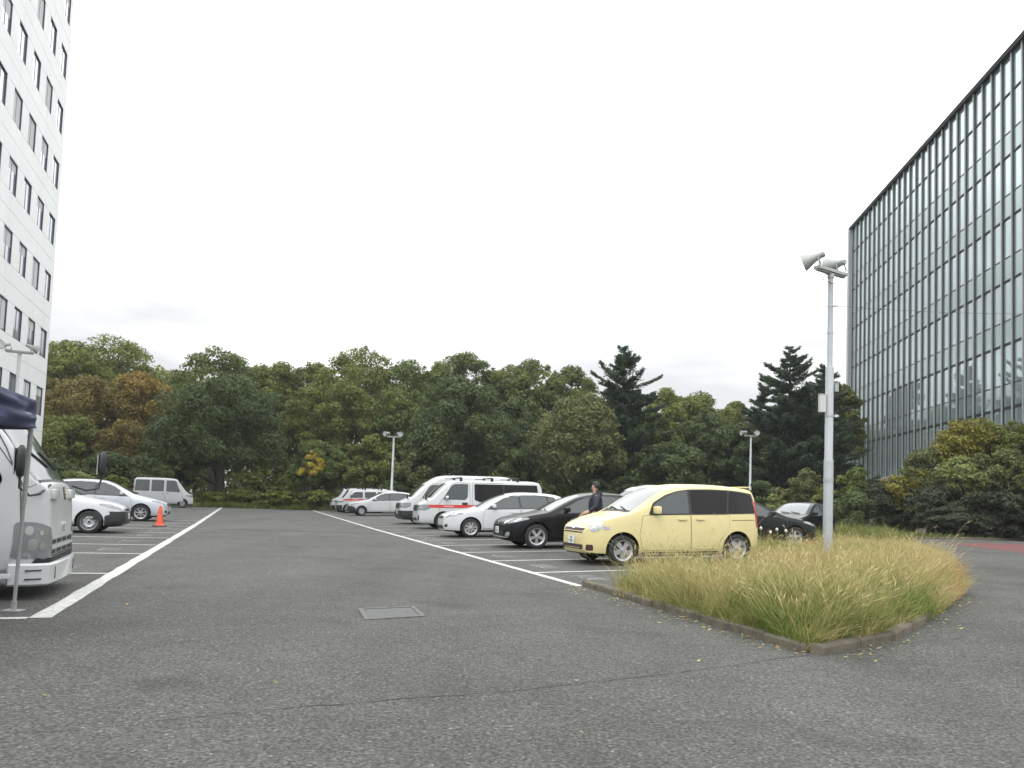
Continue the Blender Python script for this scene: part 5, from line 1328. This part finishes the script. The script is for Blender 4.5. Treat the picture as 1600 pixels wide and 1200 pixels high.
def grass(name, poly, n, hgt, wid, lm, label, lim=None, tufts=1900, overhang=.0, tall=1.0, tint_bias=0.0):
    smin = min(p[0] for p in poly); smax = max(p[0] for p in poly); tmin = min(p[1] for p in poly); tmax = max(p[1] for p in poly)
    # tuft centres
    cs = rng.uniform(smin, smax, tufts * 6); ct = rng.uniform(tmin, tmax, tufts * 6); ok = inpoly(cs, ct, poly); cs, ct = cs[ok], ct[ok]
    near = 1.0 / np.maximum(2.0, ct + 9.5); pr = near / near.sum(); pick = rng.choice(len(cs), min(tufts, len(cs)), replace=False, p=pr); cs, ct = cs[pick], ct[pick]
    w_ = 1.0 / np.maximum(2.0, ct + 9.5); idx = rng.choice(len(cs), n, p=w_ / w_.sum())
    th = rng.uniform(.40, 1.30, len(cs)); tl = rng.normal(0, .30, (len(cs), 2)); tt_ = rng.uniform(-.26, .22, len(cs))
    s0 = cs[idx] + rng.normal(0, .10, n); t0 = ct[idx] + rng.normal(0, .10, n)
    ok = inpoly(s0, t0, poly); s0, t0, idx = s0[ok], t0[ok], idx[ok]; n = len(s0)
    ed = edge_dist(s0, t0, poly)
    h = hgt * th[idx] * rng.uniform(.55, 1.15, n) * np.clip(.62 + ed * .8, .62, 1) * (.8 + .4 * vnoise(s0, t0, .6, 3)) * np.where(t0 > 1, .62, 1)
    h = h * np.where(rng.random(n) < .07, rng.uniform(1.25, 1.7, n), 1)
    lean = tl[idx] + rng.normal(0, .50, (n, 2)) + np.array([.06, -.03])
    x0 = R0[0] + s0 * V[0] + t0 * U[0]; y0 = R0[1] + s0 * V[1] + t0 * U[1]; z0 = zv(s0, t0) + .02
    base = np.column_stack([x0, y0, z0]); ld = np.column_stack([lean, np.zeros(n)])
    ang = rng.uniform(0, math.pi, n); sd = np.column_stack([np.cos(ang), np.sin(ang), np.zeros(n)]) * (wid * rng.uniform(.6, 1.4, n) / 2)[:, None]
    up = np.array([0, 0, 1.0]); hh = h[:, None]
    ks = [0, .4, .75, 1.0]; drop = [0, .02, .12, .30]; wds = [1, .9, .6, .12]
    L = np.linalg.norm(lean, axis=1)[:, None]
    pts = []
    for k, dr, wd in zip(ks, drop, wds):
        p = base + up * hh * (k - dr * np.minimum(L, 1.2)) + ld * hh * (k ** 1.9)
        pts += [p - sd * wd, p + sd * wd]
    v = np.stack(pts, 1).reshape(-1, 3); b = np.arange(n)[:, None] * 8
    f = np.concatenate([b + np.array([[0, 1, 3, 2]]), b + np.array([[2, 3, 5, 4]]), b + np.array([[4, 5, 7, 6]])], 0)
    gr = vnoise(s0, t0, .45, 11); gr2 = vnoise(s0, t0, 1.3, 12)
    tint = .60 + tint_bias - 1.0 * np.clip(gr * .6 + gr2 * .4 - .52, -.4, 1) + tt_[idx] + rng.normal(0, .10, n)
    # browner, redder towards the right-hand kerb; greener by the front corner
    tint += .16 * np.clip((s0 - 1.6) / 3, 0, 1) * np.clip(1.2 - ed, 0, 1) - .20 * np.exp(-((s0 - .7) ** 2 + (t0 + 3.0) ** 2) / 1.6) - .10 * np.clip(1 - ed / .5, 0, 1)
    tint = np.clip(tint, 0, 1)
    me = np_mesh(name, v, f, np.tile(tint, 3))
    o = link(name, me, lm); tag(o, label, 'grass', kind='stuff')
    return base, h, ld, idx
GM = leafmat('dry_grass', [(0, (.085, .150, .022)), (.32, (.18, .225, .055)), (.58, (.37, .335, .135)), (.82, (.50, .43, .22)), (1, (.36, .19, .095))], rough=.7, trans=.3)
base, h, ld, idx = grass('long_grass', ISL, 125000, .47, .0062, GM, 'long dry golden and green grass filling the kerbed island')
grass('edge_grass', [(-.10, -.9), (-.2, -5.1), (-.02, -5.1), (.05, -.9)], 5200, .24, .007, GM, 'short straw spilling over the left kerb of the island', tufts=52)
grass('edge_grass', [(.4, -5.05), (2.2, -4.16), (3.3, -3.42), (4.7, -2.46), (6.5, -.9), (6.4, -.5), (4.5, -2.2), (3.1, -3.1), (2.1, -3.9), (.4, -4.85)], 10500, .36, .007, GM, 'reddish straw spilling over the right kerb of the island', tufts=110, tint_bias=.22)
# seed heads on a share of the stems
n = 16000; pk = rng.choice(len(base), n, replace=False); pk = pk[h[pk] > .30]
hb = h[pk][:, None]; p0 = base[pk] + np.array([0, 0, 1]) * hb * 1.05 + ld[pk] * hb * .8
dirn = ld[pk] * 1.4 + np.array([.1, 0, .7]); dirn /= np.linalg.norm(dirn, axis=1, keepdims=True)
L_ = rng.uniform(.05, .13, len(pk))[:, None]; a = rng.uniform(0, 6.28, len(pk)); sd = np.column_stack([np.cos(a), np.sin(a), np.zeros(len(pk))]) * .006
st0 = base[pk]
v = np.stack([p0 - dirn * L_ * .2, p0 + sd + dirn * L_ * .4, p0 + dirn * L_, p0 - sd + dirn * L_ * .4], 1).reshape(-1, 3)
v2 = np.stack([st0 - sd * .25, st0 + sd * .25, p0 + sd * .2, p0 - sd * .2], 1).reshape(-1, 3)
f = np.arange(len(pk) * 4).reshape(-1, 4)
tn = np.clip(rng.normal(.76, .08, len(pk)), 0, 1)
o = link('grass_seed_heads', np_mesh('grass_seed_heads', np.vstack([v, v2]), np.vstack([f, f + len(v)]), np.concatenate([tn, tn])), GM); tag(o, 'pale feathery seed heads above the long grass', 'grass', kind='stuff')
# green rank grass beyond, between the island and the hedge
STRIP2 = [(14.5, 12.2), (18.2, 11), (26, 20), (30, 27), (25, 27), (18, 17)]
poly_sheet('verge_soil', [xy(*p) for p in STRIP2], .02, M['islandsoil'], 'earth of the far verge')
GM2 = leafmat('green_grass', [(0, (.05, .09, .015)), (.5, (.12, .16, .035)), (1, (.27, .25, .08))], rough=.7, trans=.3)
grass('verge_grass', STRIP2, 14000, .85, .014, GM2, 'rank green grass between the island and the hedge', tufts=500, tint_bias=-.1)
# weeds along the end of the lot and at the hedge foot
WEED = [(LS - 5, 50.3), (2.0, 50.3), (2, 53), (LS - 5, 53)]
grass('verge_weeds', WEED, 9000, .7, .03, GM2, 'weedy grass along the far end of the aisle', tufts=500, tint_bias=-.05)
hp = [G(1385, 842), G(1480, 842.5), G(1640, 845), G(1640, 840), G(1480, 837.5), G(1385, 838)]
grass('hedge_weeds', [st(p.x, p.y) for p in hp], 5000, .5, .02, GM2, 'weeds under the right hedge', tufts=300, tint_bias=.0)

# kerbs: single concrete stones laid end to end
def kerb(path, lab, h=.085, wd=.12, stone=.6):
    pts = [Vector(p) for p in path]; seg = []
    for a, b in zip(pts, pts[1:]):
        L_ = (b - a).length; k = max(1, round(L_ / stone))
        for i in range(k): seg.append((a.lerp(b, i / k), a.lerp(b, (i + 1) / k)))
    mb = MB()
    for a, b in seg:
        d = (b - a).normalized(); n = Vector((-d.y, d.x)) * wd / 2; g = d * .004; j = random.uniform(-.008, .008); hj = h + random.uniform(-.008, .006)
        c4 = [a + n + g, a - n + g, b - n - g, b + n - g]; sh = [a + n * .86 + g * 2, a - n * .80 + g * 2, b - n * .80 - g * 2, b + n * .86 - g * 2]
        vs = []
        for q, zz in ((c4, -.05), (c4, hj - .02), (sh, hj)):
            for p in q:
                x, y = xy(p.x, p.y); vs.append((x, y, zst(p.x, p.y) + zz))
        mb.add(vs, [(0, 1, 2, 3)] + [(i, (i + 1) % 4, 4 + (i + 1) % 4, 4 + i) for i in range(4)] + [(4 + i, 4 + (i + 1) % 4, 8 + (i + 1) % 4, 8 + i) for i in range(4)] + [(8, 9, 10, 11)])
    o = mb.build('kerb', M['concrete']); o['kind'] = 'structure'; o['label'] = lab
kerb([(.03, .05), (-.18, -5.08)], 'mossy concrete kerb along the left side of the grass island')
kerb([(-.16, -5.16), (1.0, -4.80), (2.2, -4.06), (3.25, -3.30), (4.6, -2.36), (6.4, -.76), (8.6, .95), (11, 3.15)], 'mossy concrete kerb along the right side of the grass island')
kerb([st(*G(px, py)[:2]) for px, py in ((1385, 842), (1480, 842.5), (1640, 845))], 'low pale kerb at the foot of the right hedge', h=.10)
# fallen leaves and scraps on the asphalt by the kerb
n = 420; pv, nr = [], []
for i in range(n):
    k = rng.random(); 
    if k < .45: s_, t_ = -.18 - abs(rng.normal(0, .18)), rng.uniform(-5.2, 0)
    elif k < .8: q = rng.uniform(0, 1); s_, t_ = -.1 + 4.6 * q + .1, -5.3 + 2.8 * q - abs(rng.normal(0, .2))
    else: s_, t_ = rng.uniform(-6, 9), rng.uniform(-7, 8)
    x, y = xy(s_, t_); pv.append((x, y, zst(s_, t_) + .012)); nr.append((0, 0, 1))
v, f = leaf_quads(np.array(pv), np.array(nr, float), np.full(n, .022), aspect=.6, jitter=.18)
o = link('fallen_leaves', np_mesh('fallen_leaves', v, f, rng.uniform(.3, 1, n)), GM); tag(o, 'scattered dry leaves and straw on the asphalt by the kerb', 'leaves', kind='stuff')
# dandelion-like weeds in front of the dark hatchback
M['stalk'] = mat('weed_stalk', (.14, .15, .05), .8); M['fluff'] = mat('weed_fluff', (.6, .58, .5), .9)
for i, (px, py, ty, lab) in enumerate([(1189, 848, 827, 'tall dead weed with a white tuft behind the cream minivan'), (1204, 850, 833, 'shorter weed with white tuft right of the tall one'), (1214, 848, 829, 'thin weed with white tuft in the middle of four'), (1228, 846, 831, 'rightmost white tufted weed before the alloy wheel')]):
    d = 18.5; tp = at(px, d, ty); b = Vector((tp.x, d, gz(tp.x, d))); T = empty('weed', b, 0, lab, 'plant', 'tufted weeds at the island edge'); hh = tp.z - b.z
    mb = MB(); mb.tube([(0, 0, -.02), (.02, 0, hh * .5), (0, 0, hh)], [.012, .009, .006], 5); mb.build('stem', M['stalk'], T)
    mb = MB(); mb.lathe([(.001, hh - .02), (.03, hh), (.034, hh + .03), (.02, hh + .06), (.001, hh + .065)], None, 9); mb.build('seed_head', M['fluff'], T, smooth=60)
print('leaf quads', LEAFN[0])
# ------------------------------------------------------------------ traffic cone
p = G(249, 822.5)
T = empty('traffic_cone', p, R(20), 'orange plastic traffic cone standing before the silver hatchback', 'traffic cone')
M['cone'] = mat('cone_orange', (.62, .075, .022), .5, noise=(6, .12, 0))
mb = MB(); mb.box((0, 0, .018), (.42, .42, .036)); mb.build('base', mat('cone_base', (.03, .02, .018), .7), T, bevel=.01)
mb = MB(); mb.lathe([(.165, .036), (.16, .05), (.135, .07), (.12, .11), (.05, .62), (.032, .69), (.026, .70), (.024, .685)], None, 24); mb.build('cone_body', M['cone'], T, smooth=40)

# ------------------------------------------------------------------ navy tent over the truck
M['navy'] = mat('navy_canvas', (.040, .048, .105), .75, noise=(2.2, .35, .5))
M['leg'] = mat('tent_leg', (.36, .37, .37), .5, metal=.35, noise=(7, .15, 0))
def tent():
    foot = G(21, 955); corner = at(51.5, 7.2, 640); corner.z = at(54, 7.2, 628).z
    T = empty('pop_up_tent', foot, 0, 'navy canvas pop up tent with a thin grey leg over the truck', 'tent')
    o = foot
    zt = corner.z - o.z; c0 = Vector((corner.x - o.x, corner.y - o.y, 0))
    ux, vx = Vector((U[0], U[1], 0)), Vector((V[0], V[1], 0))
    S = 2.5; cs = [c0, c0 - vx * S, c0 - vx * S - ux * S, c0 - ux * S]
    # legs: only this corner's leg stands inside the picture
    for i, c in enumerate(cs):
        b = Vector((0, 0, 0)) if i == 0 else c + Vector((0, 0, -o.z)); tp = c + Vector((0, 0, zt - .05))
        mb = MB(); m = b.lerp(tp, .52); mb.tube([b + Vector((0, 0, .01)), m], .017, 8); mb.tube([m, tp], .022, 8)
        lg = mb.build('leg', M['leg'], T, smooth=60)
        mb = MB(); mb.box(b + Vector((0, 0, .008)), (.17, .12, .012)); mb.tube([b + Vector((0, 0, .01)), b.lerp(tp, .05)], .024, 8); mb.build('foot_plate', M['leg'], lg)
    # frame bars
    mb = MB()
    for i in range(4):
        a, b = cs[i], cs[(i + 1) % 4]; mb.tube([a + Vector((0, 0, zt - .12)), a.lerp(b, .5) + Vector((0, 0, zt - .17)), b + Vector((0, 0, zt - .12))], .012, 6)
    mb.build('frame', M['leg'], T)
    # roof: four sagging panels up to the peak
    pk = (cs[0] + cs[2]) / 2 + Vector((0, 0, zt + .62)); mb = MB()
    N = 10
    for i in range(4):
        a, b = cs[i] + Vector((0, 0, zt)), cs[(i + 1) % 4] + Vector((0, 0, zt)); g = []
        for r_ in range(N + 1):
            q = r_ / N
            row = [a.lerp(b, k / N).lerp(pk, q) - Vector((0, 0, .10 * math.sin(math.pi * q) * (1 - .2 * abs(2 * k / N - 1)) + .03 * math.sin(math.pi * k / N) * (1 - q))) for k in range(N + 1)]
            g.append(row)
        vs = [p_ for r_ in g for p_ in r_]; mb.add(vs, [(r_ * (N + 1) + k, r_ * (N + 1) + k + 1, (r_ + 1) * (N + 1) + k + 1, (r_ + 1) * (N + 1) + k) for r_ in range(N) for k in range(N)])
    ro = mb.build('canopy', M['navy'], T, smooth=180)
    ro.modifiers.new('cloth', 'SOLIDIFY').thickness = .004
    # valance: hanging cloth with slack folds
    mb = MB(); n, rows = 60, 12
    for i in range(4):
        a, b = cs[i], cs[(i + 1) % 4]; d = (b - a).normalized(); out = Vector((d.y, -d.x, 0))
        if out.dot(a - (cs[0] + cs[2]) / 2) < 0: out = -out
        vs = []
        for r_ in range(rows + 1):
            q = r_ / rows
            for k in range(n + 1):
                u_ = k / n; p_ = a.lerp(b, u_)
                fold = .012 * math.sin(u_ * 34 + 3.5 * q + i) + .022 * math.sin(u_ * 11 - 5 * q + 2) + .020 * math.sin(13 * q + 3 * u_ + i) + .010 * math.sin(21 * q - 6 * u_)
                drop = (.262 + .012 * math.sin(u_ * 9 + 1) + .03 * math.sin(math.pi * u_)) * q + .012 * math.sin(math.pi * u_)
                vs.append(p_ + out * (.03 + fold * min(1, q * 3) * min(1, 20 * u_ + .15, 20 * (1 - u_) + .15) ) + Vector((0, 0, zt + .012 - drop)))
        mb.add(vs, [(r_ * (n + 1) + k, r_ * (n + 1) + k + 1, (r_ + 1) * (n + 1) + k + 1, (r_ + 1) * (n + 1) + k) for r_ in range(rows) for k in range(n)])
    va = mb.build('valance', M['navy'], T, smooth=180); va.modifiers.new('cloth', 'SOLIDIFY').thickness = .004
tent()

# ------------------------------------------------------------------ the person between the cars
def skin_body(name, verts, edges, radii, m, parent, sub=2):
    me = bpy.data.meshes.new(name); me.from_pydata(verts, edges, [])
    o = bpy.data.objects.new(name, me); COL.objects.link(o)
    sk = o.modifiers.new('skin', 'SKIN'); sk.use_smooth_shade = True
    if not me.skin_vertices: me.skin_vertices.new()
    for i, r in enumerate(radii):
        r = r if isinstance(r, tuple) else (r, r); me.skin_vertices[0].data[i].radius = r
    me.skin_vertices[0].data[0].use_root = True
    o.modifiers.new('sub', 'SUBSURF').levels = sub; o.modifiers['sub'].render_levels = sub
    dg = bpy.context.evaluated_depsgraph_get(); nm = bpy.data.meshes.new_from_object(o.evaluated_get(dg))
    bpy.data.objects.remove(o); bpy.data.meshes.remove(me); nm.name = name
    return link(name, nm, m, parent, smooth=180)
def person():
    x, y = xy(2.05, 5.75); x = .111 * y
    z = gz(x, y)
    # local +X is the way the person faces (to the left of the picture)
    T = empty('person', (x, y, z), math.radians(178), 'person in a dark navy jacket with black hair standing between black hatchback and minivan', 'person'); T.scale = (.965, .965, .965)
    skin = mat('skin', (.42, .26, .19), .5); jk = mat('navy_jacket', (.020, .022, .034), .8, noise=(9, .35, .3)); tr = mat('dark_trousers', (.03, .03, .035), .85)
    hair = mat('black_hair', (.008, .007, .007), .55); shoe = mat('black_shoes', (.015, .015, .015), .5)
    # one continuous body: pelvis, spine, neck, head, legs, arms with fingers
    v, e, r = [], [], []
    def add(p, rad, par=None):
        v.append(p); r.append(rad)
        if par is not None: e.append((par, len(v) - 1))
        return len(v) - 1
    pel = add((0, 0, .95), (.15, .12)); w_ = add((0, 0, 1.10), (.145, .11), pel); ch = add((.01, 0, 1.28), (.165, .12), w_); nb = add((.0, 0, 1.43), (.10, .08), ch)
    nk = add((.02, 0, 1.50), .052, nb); hd = add((.03, 0, 1.57), (.07, .075), nk); h2 = add((.025, 0, 1.635), (.078, .092), hd); h3 = add((.015, 0, 1.70), (.06, .07), h2)
    for sg in (1, -1):
        hp = add((0, sg * .10, .88), .095, pel); kn = add((.03, sg * .11, .50), .066, hp); an = add((-.01, sg * .11, .10), .042, kn); hl = add((.02, sg * .11, .045), .040, an); to = add((.17, sg * .13, .035), .036, hl)
        sh = add((0, sg * .185, 1.41), .062, nb)
        if sg > 0: el = add((.02, .30, 1.15), .048, sh); wr = add((.20, .30, 1.02), .034, el); pa = add((.28, .295, .985), (.040, .024), wr); fd = Vector((.9, 0, -.42))
        else: el = add((-.02, -.29, 1.15), .048, sh); wr = add((.19, -.25, 1.03), .034, el); pa = add((.27, -.24, 1.00), (.040, .024), wr); fd = Vector((.9, .1, -.4))
        fd.normalize(); c = Vector(v[pa])
        for k in range(4):
            off = Vector((0, (k - 1.5) * .021, 0)); L_ = (.072, .082, .078, .060)[k]
            a1 = add(tuple(c + off + fd * .045), .0095, pa); a2 = add(tuple(c + off + fd * (.045 + L_ * .5) + Vector((0, 0, -.012))), .0085, a1); add(tuple(c + off + fd * (.045 + L_ * .85) + Vector((0, 0, -.04))), .007, a2)
        t1 = add(tuple(c + Vector((.01, -sg * .036, .005))), .011, pa); add(tuple(c + Vector((.055, -sg * .050, -.012))), .0085, t1)
    skin_body('body', v, e, r, skin, T)
    # face pieces: the head is turned down and away to the left
    mb = MB(); mb.lathe([(.001, 0), (.012, .008), (.016, .02), (.001, .052)], Matrix.Translation((.108, 0, 1.575)) @ Matrix.Rotation(R(-12), 4, 'Y'), 10); mb.build('nose', skin, T, smooth=60)
    for sg in (1, -1):
        mb = MB(); mb.lathe([(.001, -.018), (.018, -.006), (.022, .006), (.001, .012)], Matrix.Translation((.02, sg * .082, 1.60)) @ Matrix.Rotation(R(-90 * sg), 4, 'X') @ Matrix.Diagonal((.7, 1.3, .7, 1)), 12); mb.build('ear', skin, T, smooth=60)
        mb = MB(); mb.lathe([(.001, -.010), (.010, 0), (.001, .010)], Matrix.Translation((.098, sg * .032, 1.625)), 10); mb.build('eye', hair, T, smooth=60)
    mb = MB(); mb.box((.103, 0, 1.533), (.008, .045, .010)); mb.build('mouth', mat('lips', (.3, .13, .11), .5), T)
    # hair: a shell over the skull
    vs = []; n1, n2 = 14, 24
    for i in range(n1 + 1):
        th = math.pi * .62 * i / n1
        for k in range(n2):
            ph = 2 * math.pi * k / n2; fr = math.cos(ph); lim = 1.0 if fr < .2 else 1 - .52 * (fr - .2) / .8
            t2 = th * lim; rr = 1 + .05 * math.sin(7 * ph + 5 * t2) + .03 * math.sin(13 * ph)
            vs.append((.006 + .092 * rr * math.sin(t2) * math.cos(ph) * (1.0 if fr > 0 else 1.08),   .084 * rr * math.sin(t2) * math.sin(ph), 1.648 + .106 * rr * math.cos(t2)))
    fs = [(i * n2 + k, i * n2 + (k + 1) % n2, (i + 1) * n2 + (k + 1) % n2, (i + 1) * n2 + k) for i in range(n1) for k in range(n2)]
    mb = MB(); mb.add(vs, fs); ho = mb.build('hair', hair, T, smooth=180); ho.modifiers.new('thick', 'SOLIDIFY').thickness = -.012
    # jacket, hood, trousers, shoes
    v, e, r = [], [], []
    pel = add((0, 0, .90), (.185, .145)); w_ = add((0, 0, 1.08), (.18, .145), pel); ch = add((.005, 0, 1.28), (.20, .15), w_); nb = add((-.005, 0, 1.425), (.135, .105), ch); add((.0, 0, 1.49), (.078, .078), nb)
    for sg in (1, -1):
        sh = add((0, sg * .20, 1.40), .085, nb)
        if sg > 0: el = add((.02, .315, 1.15), .070, sh); add((.18, .303, 1.035), .052, el)
        else: el = add((-.02, -.305, 1.15), .070, sh); add((.17, -.255, 1.045), .052, el)
    skin_body('jacket', v, e, r, jk, T)
    mb = MB(); mb.lathe([(.05, -.03), (.095, -.045), (.118, -.01), (.112, .035), (.085, .05), (.07, .02)], Matrix.Translation((-.055, 0, 1.475)) @ Matrix.Rotation(R(-24), 4, 'Y') @ Matrix.Diagonal((.85, 1.05, 1, 1)), 20, closed=True); mb.build('hood', jk, T, smooth=60)
    v, e, r = [], [], []
    pel = add((0, 0, .96), (.165, .13))
    for sg in (1, -1):
        hp = add((0, sg * .10, .86), .112, pel); kn = add((.03, sg * .11, .50), .085, hp); add((-.005, sg * .11, .09), .066, kn)
    skin_body('trousers', v, e, r, tr, T)
    for sg in (1, -1):
        v, e, r = [], [], []
        a = add((-.05, sg * .11, .05), .048); b = add((.05, sg * .115, .048), .050, a); add((.19, sg * .13, .036), .038, b)
        skin_body('shoe', v, e, r, shoe, T)
person()

# ------------------------------------------------------------------ thin haze volume, density raised to lighten the trees' shadows
hz = bpy.data.materials.new('haze'); hz.use_nodes = True
for n_ in list(hz.node_tree.nodes):
    if n_.type == 'BSDF_PRINCIPLED': hz.node_tree.nodes.remove(n_)
pv_ = hz.node_tree.nodes.new('ShaderNodeVolumePrincipled'); pv_.inputs['Color'].default_value = (.86, .90, .92, 1); pv_.inputs['Density'].default_value = .0004
hz.node_tree.links.new(pv_.outputs[0], hz.node_tree.nodes['Material Output'].inputs['Volume'])
mb = MB(); mb.box((0, 100, 23.6), (1260, 1260, 49.6)); tag(mb.build('haze', hz), 'thin haze in the air over the whole car park', kind='stuff')
